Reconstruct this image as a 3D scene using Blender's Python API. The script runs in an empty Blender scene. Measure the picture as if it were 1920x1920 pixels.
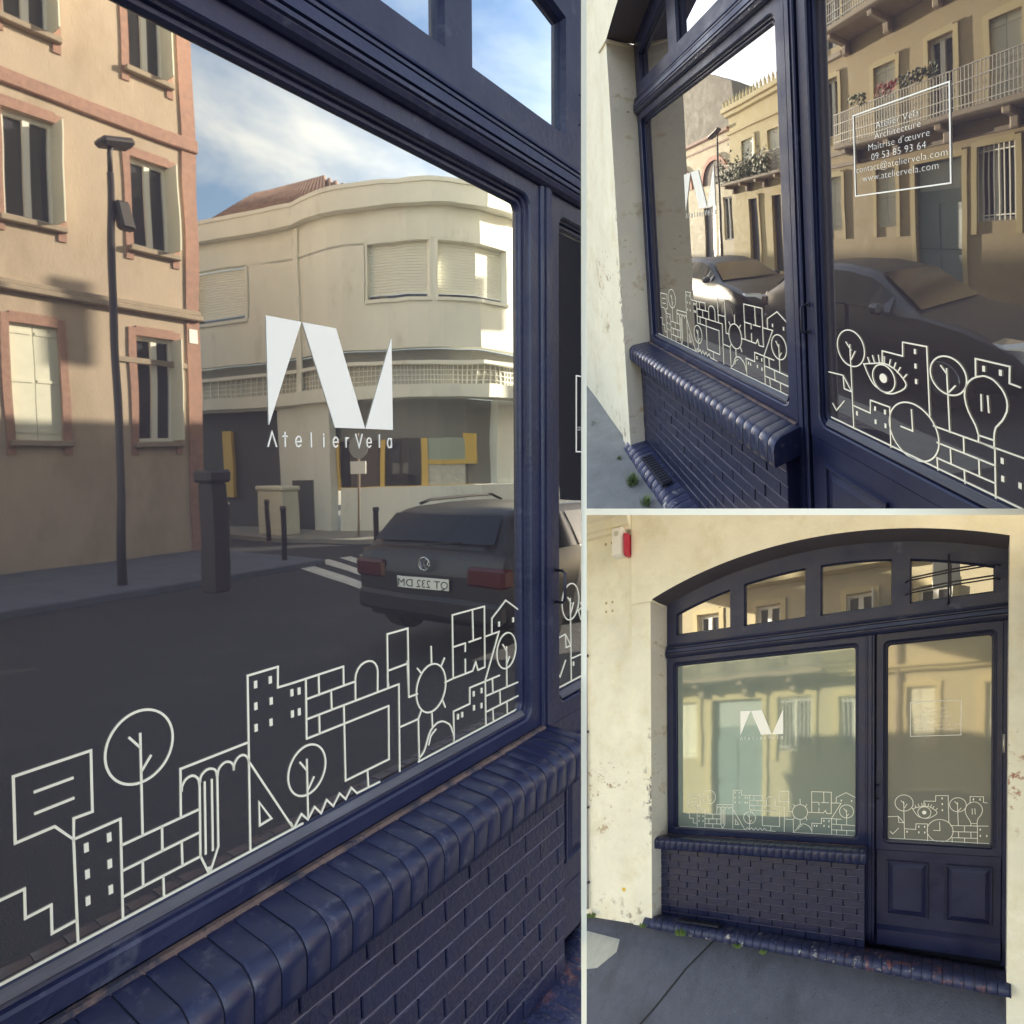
import bpy, bmesh, math, random
from mathutils import Vector, Matrix
random.seed(7)
S = bpy.context.scene
COL = S.collection
R = math.radians

# ------------------------------------------------------------ camera, sky, sun, exposure
cam = bpy.data.objects.new('camera', bpy.data.cameras.new('camera'))
COL.objects.link(cam)
cam.location = (0, 0, 0)
cam.rotation_euler = (R(90), 0, 0)
cam.data.sensor_width = 36
cam.data.lens = 22.5
cam.data.clip_start = 0.02
cam.data.clip_end = 2000
S.camera = cam

SUN_AZ, SUN_EL = R(5), R(22)       # azimuth clockwise from +Y
world = bpy.data.worlds.new('World')
S.world = world
world.use_nodes = True
nt = world.node_tree
bg = nt.nodes['Background']
sky = nt.nodes.new('ShaderNodeTexSky')
sky.sky_type = 'NISHITA'
sky.sun_disc = False
sky.sun_elevation = SUN_EL
sky.sun_rotation = SUN_AZ
sky.air_density = 1.0
sky.dust_density = 1.5
tc = nt.nodes.new('ShaderNodeTexCoord')
cn = nt.nodes.new('ShaderNodeTexNoise')
cn.inputs['Scale'].default_value = 2.3
cn.inputs['Detail'].default_value = 8
cn.inputs['Roughness'].default_value = .58
cn.inputs['Distortion'].default_value = .3
mp = nt.nodes.new('ShaderNodeMapping')
mp.inputs['Scale'].default_value = (1, 1, 2.4)
mp.inputs['Location'].default_value = (3.1, .4, .2)
cr = nt.nodes.new('ShaderNodeValToRGB')
cr.color_ramp.elements[0].position = .37
cr.color_ramp.elements[1].position = .72
mx = nt.nodes.new('ShaderNodeMix'); mx.data_type = 'RGBA'
mx.inputs['B'].default_value = (7.6, 7.2, 6.0, 1)
nt.links.new(tc.outputs['Generated'], mp.inputs['Vector'])
nt.links.new(mp.outputs['Vector'], cn.inputs['Vector'])
nt.links.new(cn.outputs['Fac'], cr.inputs['Fac'])
sp = nt.nodes.new('ShaderNodeSeparateXYZ')
nt.links.new(tc.outputs['Generated'], sp.inputs['Vector'])
mr = nt.nodes.new('ShaderNodeMapRange')
mr.inputs['From Min'].default_value = .38; mr.inputs['From Max'].default_value = .72
mr.inputs['To Min'].default_value = .85; mr.inputs['To Max'].default_value = .12
nt.links.new(sp.outputs['Z'], mr.inputs['Value'])
mm = nt.nodes.new('ShaderNodeMath'); mm.operation = 'MULTIPLY'
nt.links.new(cr.outputs['Color'], mm.inputs[0]); nt.links.new(mr.outputs['Result'], mm.inputs[1])
nt.links.new(mm.outputs['Value'], mx.inputs['Factor'])
nt.links.new(sky.outputs['Color'], mx.inputs['A'])
nt.links.new(mx.outputs['Result'], bg.inputs['Color'])
bg.inputs['Strength'].default_value = .135

sl = bpy.data.lights.new('sun', 'SUN')
sl.energy = 4.9
sl.angle = R(.5)
sl.color = (1, .93, .80)
sun = bpy.data.objects.new('sun', sl)
COL.objects.link(sun)
sv = Vector((math.sin(SUN_AZ)*math.cos(SUN_EL), math.cos(SUN_AZ)*math.cos(SUN_EL), math.sin(SUN_EL)))
sun.rotation_euler = sv.to_track_quat('Z', 'Y').to_euler()

S.view_settings.view_transform = 'Standard'
S.view_settings.look = 'None'
S.view_settings.gamma = 1
S.view_settings.exposure = 2.15
S.cycles.max_bounces = 8
S.cycles.glossy_bounces = 4

# ------------------------------------------------------------ the three street views
# Every view is built in its own street coordinates (metres): u along the shopfront, v up, w out of
# the shopfront (w < 0 in the FAR dictionary = distance of the houses across the street from the glass).
NEAR = {
 'close': [[0.22634,-0.00228,0.41801,-0.41959],[-0.0278,-0.42965,0.01141,0.37226],[0.29753,-0.02316,-0.27998,0.47035]],
 'slant': [[0.05881,-0.07129,-1.20024,1.23324],[0.50449,-0.91531,0.47231,-1.51263],[-1.2255,-0.08238,-1.0324,5.41989]],
 'front': [[0.73924,-0.0094,-1.03286,1.86072],[-0.23023,-0.97523,-0.59174,3.52035],[-0.56739,-0.02085,-1.5055,7.16274]]}
ACROSS = {'close': (-0.38263,-0.01703,0.32643), 'slant': (1.29059,0.27488,-0.99415), 'front': (1.15399,-0.67446,1.37729)}

def place(view, far):
    m = [r[:] for r in NEAR[view]]
    if far:
        for i in range(3): m[i][2] = ACROSS[view][i]
    if view == 'close': m = [[x*.8 for x in r] for r in m]
    return Matrix(((m[0][0], m[0][1], m[0][2], m[0][3]),
                   (m[2][0], m[2][1], m[2][2], m[2][3]),
                   (-m[1][0], -m[1][1], -m[1][2], -m[1][3]),
                   (0, 0, 0, 1)))
SPACE = {(k, f): place(k, f) for k in NEAR for f in (False, True)}
# where a view stops: (point, normal) of the end cuts
CUTS = {('close', False): [((0, 0, 0), (1, -.1079, 0))],
        ('slant', False): [((0, 0, .0005), (0, 0, -1))],
        ('front', False): [((0, 0, -.0005), (0, 0, 1))],
        ('close', True): [((0, 0, 0), (-1, .83, 0))]}

class MB:
    """collects geometry in street coordinates and links it as one mesh object"""
    def __init__(s): s.bm = bmesh.new()
    def v(s, p): return s.bm.verts.new(p)
    def face(s, pts, smooth=False):
        f = s.bm.faces.new([s.bm.verts.new(p) for p in pts]); f.smooth = smooth; return s
    def box(s, u0, u1, v0, v1, w0, w1, c=0, xf=None):
        u0, u1 = min(u0, u1), max(u0, u1); v0, v1 = min(v0, v1), max(v0, v1); w0, w1 = min(w0, w1), max(w0, w1)
        if c:
            c = min(c, (u1-u0)*.45, (v1-v0)*.45, (w1-w0)*.45)
            P = {}
            for a in (0, 1):
                for b in (0, 1):
                    for d in (0, 1):
                        x, y, z = (u0, u1)[a], (v0, v1)[b], (w0, w1)[d]
                        sx, sy, sz = (1, -1)[a]*c, (1, -1)[b]*c, (1, -1)[d]*c
                        for ax, q in enumerate(((x, y+sy, z+sz), (x+sx, y, z+sz), (x+sx, y+sy, z))):
                            P[a, b, d, ax] = s.v(xf(q) if xf else q)
            F = s.bm.faces.new
            for k in (0, 1):
                F([P[k, 0, 0, 0], P[k, 1, 0, 0], P[k, 1, 1, 0], P[k, 0, 1, 0]])
                F([P[0, k, 0, 1], P[1, k, 0, 1], P[1, k, 1, 1], P[0, k, 1, 1]])
                F([P[0, 0, k, 2], P[1, 0, k, 2], P[1, 1, k, 2], P[0, 1, k, 2]])
            for i in (0, 1):
                for j in (0, 1):
                    F([P[0, i, j, 1], P[1, i, j, 1], P[1, i, j, 2], P[0, i, j, 2]])
                    F([P[i, 0, j, 0], P[i, 1, j, 0], P[i, 1, j, 2], P[i, 0, j, 2]])
                    F([P[i, j, 0, 0], P[i, j, 1, 0], P[i, j, 1, 1], P[i, j, 0, 1]])
                    for k in (0, 1): F([P[i, j, k, 0], P[i, j, k, 1], P[i, j, k, 2]])
            return s
        q = [(x, y, z) for x in (u0, u1) for y in (v0, v1) for z in (w0, w1)]
        V = [s.v(xf(p) if xf else p) for p in q]
        for f in ((0, 1, 3, 2), (4, 5, 7, 6), (0, 1, 5, 4), (2, 3, 7, 6), (0, 2, 6, 4), (1, 3, 7, 5)):
            s.bm.faces.new([V[i] for i in f])
        return s
    def loops(s, rings, closed=True, cap=False, smooth=False):
        VV = [[s.v(p) for p in r] for r in rings]
        n = len(VV[0])
        for a, b in zip(VV, VV[1:]):
            for i in range(n if closed else n-1):
                j = (i+1) % n
                f = s.bm.faces.new([a[i], a[j], b[j], b[i]]); f.smooth = smooth
        if cap:
            s.bm.faces.new(VV[0]); s.bm.faces.new(VV[-1])
        return s
    def tube(s, pts, r, n=10, cap=True):
        pts = [Vector(p) for p in pts]
        rings = []
        for i, p in enumerate(pts):
            d = (pts[min(i+1, len(pts)-1)]-pts[max(i-1, 0)]).normalized()
            up = Vector((0, 0, 1)) if abs(d.z) < .9 else Vector((1, 0, 0))
            a = d.cross(up).normalized(); b = d.cross(a)
            rr = r[i] if isinstance(r, (list, tuple)) else r
            rings.append([p+a*rr*math.cos(t*2*math.pi/n)+b*rr*math.sin(t*2*math.pi/n) for t in range(n)])
        return s.loops(rings, True, cap, True)
    def extrude_profile(s, prof, u0, u1, smooth=False):
        """prof: closed list of (v, w); swept along u"""
        return s.loops([[(u0, a, b) for a, b in prof], [(u1, a, b) for a, b in prof]], True, True, smooth)
    def ribbon(s, pts, wd, w):
        """flat line of even width in the glass plane, mitred"""
        P = [Vector(p) for p in pts]
        P = [P[0]]+[p for q, p in zip(P, P[1:]) if (p-q).length > 1e-4]
        closed = (P[0]-P[-1]).length < 1e-4
        if closed: P = P[:-1]
        n = len(P); L = []; Rr = []
        for i in range(n):
            a = P[i-1] if (i or closed) else None
            b = P[(i+1) % n] if (i < n-1 or closed) else None
            d1 = (P[i]-a).normalized() if a is not None else None
            d2 = (b-P[i]).normalized() if b is not None else None
            if d1 is None: d1 = d2
            if d2 is None: d2 = d1
            n1 = Vector((-d1.y, d1.x)); n2 = Vector((-d2.y, d2.x))
            m = n1+n2
            m = n1 if m.length < .3 else m.normalized()
            k = wd/2/max(.42, m.dot(n1))
            e = Vector((0, 0))
            if not closed and i == 0: e = -d1*wd*.4
            if not closed and i == n-1: e = d1*wd*.4
            L.append(P[i]+m*k+e); Rr.append(P[i]-m*k+e)
        T = .0012
        rings = []
        idx = list(range(n))+([0] if closed else [])
        for i in idx:
            rings.append([(L[i].x, L[i].y, w), (L[i].x, L[i].y, w+T), (Rr[i].x, Rr[i].y, w+T), (Rr[i].x, Rr[i].y, w)])
        return s.loops(rings, True, not closed)
    def build(s, name, mat, view=None, far=False, parent=None, root=None, smooth=None):
        bm = s.bm
        lay = bm.verts.layers.float_vector.new('street')
        for v in bm.verts: v[lay] = v.co
        if view:
            bm.transform(SPACE[view, far])
            for co, no in CUTS.get((view, far), []):
                bmesh.ops.bisect_plane(bm, geom=bm.verts[:]+bm.edges[:]+bm.faces[:], plane_co=co, plane_no=no, clear_outer=True)
        if name == 'pane': bmesh.ops.remove_doubles(bm, verts=bm.verts[:], dist=1e-5)
        bmesh.ops.recalc_face_normals(bm, faces=bm.faces[:])
        if not len(bm.verts):
            bm.free(); return None
        org = Vector((0, 0, 0))
        if parent is not None:
            org = Vector(parent['_org']) if '_org' in parent else Vector((0, 0, 0))
        else:
            lo = [min(v.co[i] for v in bm.verts) for i in range(3)]; hi = [max(v.co[i] for v in bm.verts) for i in range(3)]
            org = Vector(((lo[0]+hi[0])/2, (lo[1]+hi[1])/2, lo[2]))
        bm.transform(Matrix.Translation(-org))
        me = bpy.data.meshes.new(name)
        bm.to_mesh(me); bm.free()
        if smooth is not None: me.polygons.foreach_set('use_smooth', [smooth]*len(me.polygons))
        me.materials.append(mat)
        o = bpy.data.objects.new(name, me)
        COL.objects.link(o)
        ORG[o.name] = tuple(org)
        if parent is None: o.location = org
        else: o.parent = parent
        o['_org'] = tuple(org)
        return o
ORG = {}

def thing(name, label, cat, view, far, base, group=None):
    o = bpy.data.objects.new(name, None)
    COL.objects.link(o)
    o.empty_display_size = .1
    p = SPACE[view, far] @ Vector(base)
    o.location = p
    o['_org'] = tuple(p)
    return tag(o, label, cat, group)
def tag(o, label, cat, group=None):
    if o is None: return None
    o['label'] = label; o['category'] = cat
    if group: o['group'] = group
    return o
def struct(o):
    if o is not None: o['kind'] = 'structure'
    return o

# ------------------------------------------------------------ materials
MATS = {}
def mat(name, col, rough=.6, var=.0, vscale=6, bump=0, bscale=60, spec=.5, metal=0, stain=None, coat=0, sc=(1, 1, 1)):
    """painted / mineral surface; colour varies by noise in street coordinates; stain=(colour, scale, lo, hi)"""
    if name in MATS: return MATS[name]
    m = bpy.data.materials.new(name); m.use_nodes = True; t = m.node_tree; N = t.nodes; K = t.links.new
    b = N['Principled BSDF']
    b.inputs['Roughness'].default_value = rough
    b.inputs['Specular IOR Level'].default_value = spec
    b.inputs['Metallic'].default_value = metal
    b.inputs['Coat Weight'].default_value = coat
    b.inputs['Base Color'].default_value = (*col, 1)
    at = N.new('ShaderNodeAttribute'); at.attribute_name = 'street'
    mp = N.new('ShaderNodeMapping'); mp.inputs['Scale'].default_value = sc
    K(at.outputs['Vector'], mp.inputs['Vector'])
    src = None
    if var:
        n = N.new('ShaderNodeTexNoise'); n.inputs['Scale'].default_value = vscale; n.inputs['Detail'].default_value = 7; n.inputs['Roughness'].default_value = .65
        K(mp.outputs['Vector'], n.inputs['Vector'])
        r = N.new('ShaderNodeMapRange'); r.inputs['From Min'].default_value = .25; r.inputs['From Max'].default_value = .75
        r.inputs['To Min'].default_value = 1-var; r.inputs['To Max'].default_value = 1+var
        K(n.outputs['Fac'], r.inputs['Value'])
        h = N.new('ShaderNodeHueSaturation'); h.inputs['Color'].default_value = (*col, 1)
        K(r.outputs['Result'], h.inputs['Value']); src = h.outputs['Color']
        rr = N.new('ShaderNodeMapRange'); rr.inputs['From Min'].default_value = .3; rr.inputs['From Max'].default_value = .7
        rr.inputs['To Min'].default_value = max(.02, rough-.12); rr.inputs['To Max'].default_value = min(1, rough+.15)
        K(n.outputs['Fac'], rr.inputs['Value']); K(rr.outputs['Result'], b.inputs['Roughness'])
    for st in (stain or []):
        c2, sca, lo, hi = st[:4]
        n = N.new('ShaderNodeTexNoise'); n.inputs['Scale'].default_value = sca; n.inputs['Detail'].default_value = 9; n.inputs['Roughness'].default_value = .7
        K(mp.outputs['Vector'], n.inputs['Vector'])
        r = N.new('ShaderNodeMapRange'); r.inputs['From Min'].default_value = lo; r.inputs['From Max'].default_value = hi
        K(n.outputs['Fac'], r.inputs['Value'])
        fac = r.outputs['Result']
        if len(st) > 4:                       # only inside a patch: (centre, radii)
            for (c, rad) in [st[4]]:
                vm = N.new('ShaderNodeVectorMath'); vm.operation = 'SUBTRACT'; K(at.outputs['Vector'], vm.inputs[0]); vm.inputs[1].default_value = c
                vd = N.new('ShaderNodeVectorMath'); vd.operation = 'DIVIDE'; K(vm.outputs['Vector'], vd.inputs[0]); vd.inputs[1].default_value = rad
                vl = N.new('ShaderNodeVectorMath'); vl.operation = 'LENGTH'; K(vd.outputs['Vector'], vl.inputs[0])
                q = N.new('ShaderNodeMapRange'); q.inputs['From Min'].default_value = 1; q.inputs['From Max'].default_value = .35; K(vl.outputs['Value'], q.inputs['Value'])
                mu = N.new('ShaderNodeMath'); mu.operation = 'MULTIPLY'; K(fac, mu.inputs[0]); K(q.outputs['Result'], mu.inputs[1]); fac = mu.outputs['Value']
        x = N.new('ShaderNodeMix'); x.data_type = 'RGBA'
        K(fac, x.inputs['Factor'])
        if src: K(src, x.inputs['A'])
        else: x.inputs['A'].default_value = (*col, 1)
        x.inputs['B'].default_value = (*c2, 1)
        src = x.outputs['Result']
    if src: K(src, b.inputs['Base Color'])
    if bump:
        n = N.new('ShaderNodeTexNoise'); n.inputs['Scale'].default_value = bscale; n.inputs['Detail'].default_value = 6
        K(mp.outputs['Vector'], n.inputs['Vector'])
        bp = N.new('ShaderNodeBump'); bp.inputs['Strength'].default_value = bump; bp.inputs['Distance'].default_value = .01
        K(n.outputs['Fac'], bp.inputs['Height']); K(bp.outputs['Normal'], b.inputs['Normal'])
    MATS[name] = m
    return m

def glass(name, film, refl, wave=.0, tint=(1, 1, 1), rough=0.0, wscale=2.2, graze=.6):
    """shop glass with a dark film behind it: a dull film colour under a clear mirror-like face"""
    m = bpy.data.materials.new(name); m.use_nodes = True; t = m.node_tree; N = t.nodes; K = t.links.new
    N.remove(N['Principled BSDF'])
    d = N.new('ShaderNodeBsdfDiffuse'); d.inputs['Color'].default_value = (*film, 1)
    g = N.new('ShaderNodeBsdfGlossy'); g.inputs['Roughness'].default_value = rough; g.inputs['Color'].default_value = (*tint, 1)
    x = N.new('ShaderNodeMixShader'); lw = N.new('ShaderNodeLayerWeight')      # clearer the more slanting the look
    pw = N.new('ShaderNodeMath'); pw.operation = 'POWER'; pw.inputs[1].default_value = 2; K(lw.outputs['Facing'], pw.inputs[0])
    ad = N.new('ShaderNodeMath'); ad.operation = 'MULTIPLY_ADD'; ad.use_clamp = True; ad.inputs[1].default_value = graze; ad.inputs[2].default_value = refl
    K(pw.outputs['Value'], ad.inputs[0]); K(ad.outputs['Value'], x.inputs['Fac'])
    K(d.outputs['BSDF'], x.inputs[1]); K(g.outputs['BSDF'], x.inputs[2])
    K(x.outputs['Shader'], N['Material Output'].inputs['Surface'])
    if wave:
        at = N.new('ShaderNodeAttribute'); at.attribute_name = 'street'
        n = N.new('ShaderNodeTexNoise'); n.inputs['Scale'].default_value = wscale; n.inputs['Detail'].default_value = 1.5
        K(at.outputs['Vector'], n.inputs['Vector'])
        bp = N.new('ShaderNodeBump'); bp.inputs['Strength'].default_value = 1; bp.inputs['Distance'].default_value = wave
        K(n.outputs['Fac'], bp.inputs['Height']); K(bp.outputs['Normal'], g.inputs['Normal'])
    return m
WINDOW_LINES=[[(0.132,0.376),(0.276,0.377),(0.274,0.254),(0.237,0.255),(0.235,0.214),(0.201,0.254),(0.13,0.252),(0.132,0.376)],
[(0.168,0.334),(0.238,0.335)],
[(0.167,0.293),(0.238,0.295)],
[(0.235,-0.002),(0.235,0.214),(0.331,0.216),(0.328,-0.001)],
[(0.1,0.159),(0.142,0.16),(0.141,0.104),(0.188,0.106),(0.187,0.05),(0.234,0.052)],
[(0.381,0.378),(0.378,0.162)],
[(0.357,0.377),(0.38,0.349)],
[(0.403,0.324),(0.381,0.298)],
[(0.332,0.16),(0.516,0.163)],
[(0.332,0.106),(0.514,0.11)],
[(0.331,0.051),(0.516,0.054)],
[(0.423,0.161),(0.422,0.109)],
[(0.376,0.107),(0.375,0.053)],
[(0.469,0.108),(0.469,0.056)],
[(0.422,0.051),(0.422,0.002)],
[(0.469,0.165),(0.472,0.271),(0.655,0.272)],
[(0.473,0.221),(0.474,0.23),(0.478,0.237),(0.484,0.243),(0.492,0.246),(0.5,0.246),(0.507,0.243),(0.513,0.237),(0.517,0.23),(0.518,0.221)],
[(0.519,0.224),(0.515,0.055),(0.537,0.001),(0.563,0.056),(0.566,0.225)],
[(0.52,0.224),(0.521,0.232),(0.525,0.239),(0.531,0.243),(0.538,0.246),(0.546,0.246),(0.554,0.243),(0.56,0.239),(0.564,0.232),(0.565,0.224)],
[(0.567,0.223),(0.568,0.231),(0.572,0.238),(0.578,0.243),(0.586,0.246),(0.593,0.246),(0.601,0.243),(0.607,0.238),(0.611,0.231),(0.612,0.223)],
[(0.612,0.221),(0.613,0.23),(0.617,0.238),(0.623,0.244),(0.63,0.247),(0.638,0.247),(0.645,0.244),(0.651,0.238),(0.655,0.23),(0.656,0.221)],
[(0.532,0.219),(0.529,0.054)],
[(0.551,0.218),(0.548,0.054)],
[(0.653,0.005),(0.659,0.433),(0.752,0.433),(0.75,0.381),(0.792,0.38)],
[(0.659,0.22),(0.79,0.003)],
[(0.683,0.114),(0.719,0.059),(0.683,0.056),(0.683,0.114)],
[(0.792,0.38),(0.98,0.38),(0.98,0.329)],
[(0.843,0.377),(0.841,0.223)],
[(0.845,0.326),(1.023,0.327)],
[(0.845,0.273),(1.212,0.272),(1.21,0.006)],
[(0.842,0.222),(1.164,0.219),(1.162,0.059),(0.98,0.06),(0.979,0.273)],
[(0.888,0.376),(0.888,0.325)],
[(0.932,0.325),(0.933,0.273)],
[(0.887,0.272),(0.887,0.222)],
[(1.069,0.057),(1.071,0.007)],
[(1.028,0.008),(1.119,0.006)],
[(1.025,0.277),(1.026,0.336)],
[(1.026,0.334),(1.029,0.347),(1.037,0.359),(1.05,0.368),(1.065,0.372),(1.081,0.372),(1.096,0.368),(1.108,0.359),(1.116,0.347),(1.119,0.334)],
[(1.119,0.332),(1.117,0.275)],
[(0.781,0.022),(0.79,0.003),(0.817,0.031),(0.839,0.007),(0.863,0.032),(0.886,0.005),(0.907,0.034),(0.931,0.007),(0.956,0.033),(0.979,0.008),(1.002,0.032),(1.024,0.008)],
[(0.84,0.167),(0.84,0.008)],
[(0.817,0.167),(0.838,0.14)],
[(0.863,0.112),(0.842,0.086)],
[(1.162,0.274),(1.163,0.433),(1.257,0.432),(1.258,0.233)],
[(1.164,0.324),(1.256,0.325)],
[(1.162,0.296),(1.165,0.279)],
[(1.253,0.332),(1.258,0.22),(1.299,0.219)],
[(1.301,0.298),(1.321,0.277)],
[(1.427,0.165),(1.441,0.138)],
[(1.371,0.352),(1.372,0.3)],
[(1.44,0.299),(1.423,0.278)],
[(1.316,0.159),(1.302,0.139),(1.211,0.14)],
[(1.302,0.139),(1.304,0.009)],
[(1.371,0.137),(1.373,0.094)],
[(1.304,0.014),(1.309,0.017),(1.315,0.019),(1.32,0.022),(1.325,0.025),(1.331,0.031),(1.336,0.038),(1.341,0.048),(1.347,0.059),(1.352,0.069),(1.358,0.077),(1.363,0.083),(1.369,0.087),(1.375,0.091),(1.381,0.093),(1.388,0.095),(1.394,0.097),(1.401,0.098),(1.408,0.098),(1.415,0.097),(1.423,0.096),(1.431,0.093),(1.44,0.089),(1.448,0.084),(1.456,0.079),(1.464,0.073),(1.47,0.065),(1.475,0.057),(1.479,0.047),(1.483,0.039),(1.486,0.031),(1.488,0.024),(1.489,0.019),(1.489,0.013),(1.488,0.008),(1.489,0.003)],
[(1.352,0.041),(1.355,0.046),(1.357,0.051),(1.359,0.057),(1.361,0.061),(1.364,0.066),(1.369,0.069),(1.374,0.072),(1.379,0.074),(1.385,0.077),(1.39,0.079)],
[(1.489,0.003),(1.487,0.11),(1.581,0.11),(1.582,0.165),(1.769,0.162)],
[(1.677,0.164),(1.679,0.005)],
[(1.677,0.11),(1.903,0.105)],
[(1.682,0.053),(1.902,0.053)],
[(1.723,0.158),(1.725,0.111)],
[(1.771,0.106),(1.774,0.054)],
[(1.724,0.054),(1.727,0.004)],
[(1.819,0.051),(1.821,0.003)],
[(1.442,0.219),(1.487,0.221),(1.6,0.219),(1.619,0.245),(1.632,0.214),(1.675,0.215),(1.675,0.429),(1.486,0.432),(1.487,0.221)],
[(1.602,0.426),(1.605,0.325)],
[(1.58,0.323),(1.651,0.323)],
[(1.489,0.325),(1.558,0.324),(1.557,0.296)],
[(1.557,0.269),(1.557,0.221)],
[(1.677,0.322),(1.768,0.322),(1.678,0.168)],
[(1.721,0.325),(1.722,0.378),(1.814,0.428),(1.901,0.379)],
[(1.818,0.256),(1.819,0.111)],
[(1.793,0.269),(1.82,0.237)],
[(1.837,0.215),(1.821,0.194)]]
DOOR_LINES=[[(2.174,0.204),(2.276,0.212),(2.324,0.153),(2.281,0.155),(2.276,0.212)],
[(2.207,0.067),(2.229,0.042),(2.279,0.1)],
[(2.321,0.354),(2.33,0.002)],
[(2.299,0.361),(2.327,0.332)],
[(2.349,0.331),(2.327,0.293)],
[(2.334,0.097),(2.422,0.095),(2.424,0.149),(2.518,0.151),(2.519,-0.012)],
[(2.614,0.173),(2.618,0.095),(2.567,0.094)],
[(2.394,0.29),(2.402,0.292),(2.41,0.294),(2.418,0.297),(2.426,0.299),(2.435,0.301),(2.446,0.304),(2.458,0.308),(2.47,0.311),(2.482,0.314),(2.494,0.315),(2.506,0.315),(2.517,0.314),(2.528,0.311),(2.538,0.308),(2.549,0.303),(2.56,0.296),(2.571,0.288),(2.582,0.278),(2.59,0.269),(2.594,0.26),(2.592,0.252),(2.587,0.244),(2.578,0.236),(2.568,0.228),(2.558,0.222),(2.549,0.216),(2.538,0.21),(2.527,0.206),(2.515,0.203),(2.503,0.201),(2.491,0.202),(2.478,0.204),(2.464,0.209),(2.451,0.214),(2.439,0.222),(2.429,0.233),(2.42,0.246),(2.411,0.26),(2.403,0.275),(2.394,0.29)],
[(2.416,0.321),(2.425,0.301)],
[(2.441,0.334),(2.449,0.311)],
[(2.47,0.341),(2.474,0.317)],
[(2.498,0.342),(2.497,0.319)],
[(2.527,0.337),(2.521,0.315)],
[(2.55,0.33),(2.541,0.306)],
[(2.57,0.317),(2.557,0.296)],
[(2.597,0.298),(2.581,0.278)],
[(2.488,0.317),(2.489,0.363),(2.582,0.363),(2.583,0.415),(2.681,0.418),(2.688,0.169)],
[(2.753,0.358),(2.761,0.145)],
[(2.732,0.364),(2.755,0.339)],
[(2.782,0.308),(2.761,0.282)],
[(2.701,0.145),(2.986,0.154)],
[(2.714,0.091),(2.906,0.096)],
[(2.711,0.036),(2.905,0.04)],
[(2.808,0.145),(2.809,0.097)],
[(2.762,0.091),(2.764,0.041)],
[(2.857,0.094),(2.858,0.045)],
[(2.713,0.037),(2.715,-0.011)],
[(2.809,0.039),(2.811,-0.011)],
[(2.906,0.15),(2.907,-0.01)],
[(2.857,0.172),(2.855,0.178),(2.853,0.184),(2.851,0.19),(2.849,0.196),(2.846,0.203),(2.842,0.209),(2.838,0.216),(2.833,0.223),(2.829,0.231),(2.825,0.238),(2.822,0.247),(2.818,0.257),(2.816,0.267),(2.814,0.277),(2.813,0.287),(2.814,0.296),(2.815,0.306),(2.818,0.316),(2.822,0.325),(2.827,0.334),(2.833,0.341),(2.84,0.348),(2.848,0.354),(2.857,0.359),(2.865,0.362),(2.872,0.365),(2.879,0.366),(2.886,0.365),(2.894,0.364),(2.9,0.362),(2.907,0.358),(2.914,0.353),(2.92,0.347),(2.926,0.341),(2.931,0.334),(2.935,0.327),(2.938,0.319),(2.941,0.311),(2.942,0.302),(2.943,0.294),(2.942,0.285),(2.941,0.276),(2.938,0.268),(2.935,0.259),(2.931,0.25),(2.927,0.242),(2.921,0.234),(2.916,0.226),(2.91,0.218),(2.907,0.208),(2.905,0.198),(2.904,0.186),(2.904,0.174),(2.904,0.161),(2.904,0.149)],
[(2.857,0.172),(2.856,0.151),(2.904,0.149)],
[(2.857,0.172),(2.904,0.174)],
[(2.866,0.304),(2.867,0.254)],
[(2.886,0.306),(2.889,0.256)],
[(2.85,0.361),(2.85,0.414),(2.95,0.413),(2.949,0.363),(2.978,0.359)]]
WINDOW_RINGS=[[0.38, 0.351, 0.076], [0.841, 0.139, 0.065], [1.37, 0.219, 0.076], [1.818, 0.242, 0.065]]
DOOR_RINGS=[[2.324, 0.34, 0.076], [2.618, 0.094, 0.103], [2.492, 0.256, 0.053], [2.491, 0.256, -0.018], [2.757, 0.336, 0.064]]
WINDOW_DOTS=[[0.259, 0.187], [0.306, 0.188], [0.259, 0.133], [0.305, 0.133], [0.258, 0.079], [0.305, 0.079], [0.682, 0.406], [0.727, 0.406], [0.681, 0.353], [0.728, 0.353], [0.68, 0.3], [0.726, 0.3], [0.795, 0.356], [0.819, 0.354], [0.795, 0.301], [0.818, 0.3], [1.512, 0.085], [1.536, 0.085], [1.605, 0.138], [1.653, 0.137], [1.606, 0.089], [1.652, 0.084], [1.769, 0.349], [1.865, 0.347]]
DOOR_DOTS=[[2.35, 0.07], [2.447, 0.122], [2.495, 0.124], [2.448, 0.069], [2.496, 0.07], [2.634, 0.391], [2.635, 0.339], [2.636, 0.283], [2.875, 0.388], [2.924, 0.388], [2.927, 0.12], [2.928, 0.065], [2.976, 0.067]]
PENCIL_TIP=[[0.531, 0.02], [0.546, 0.018], [0.537, 0.001]]

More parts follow.
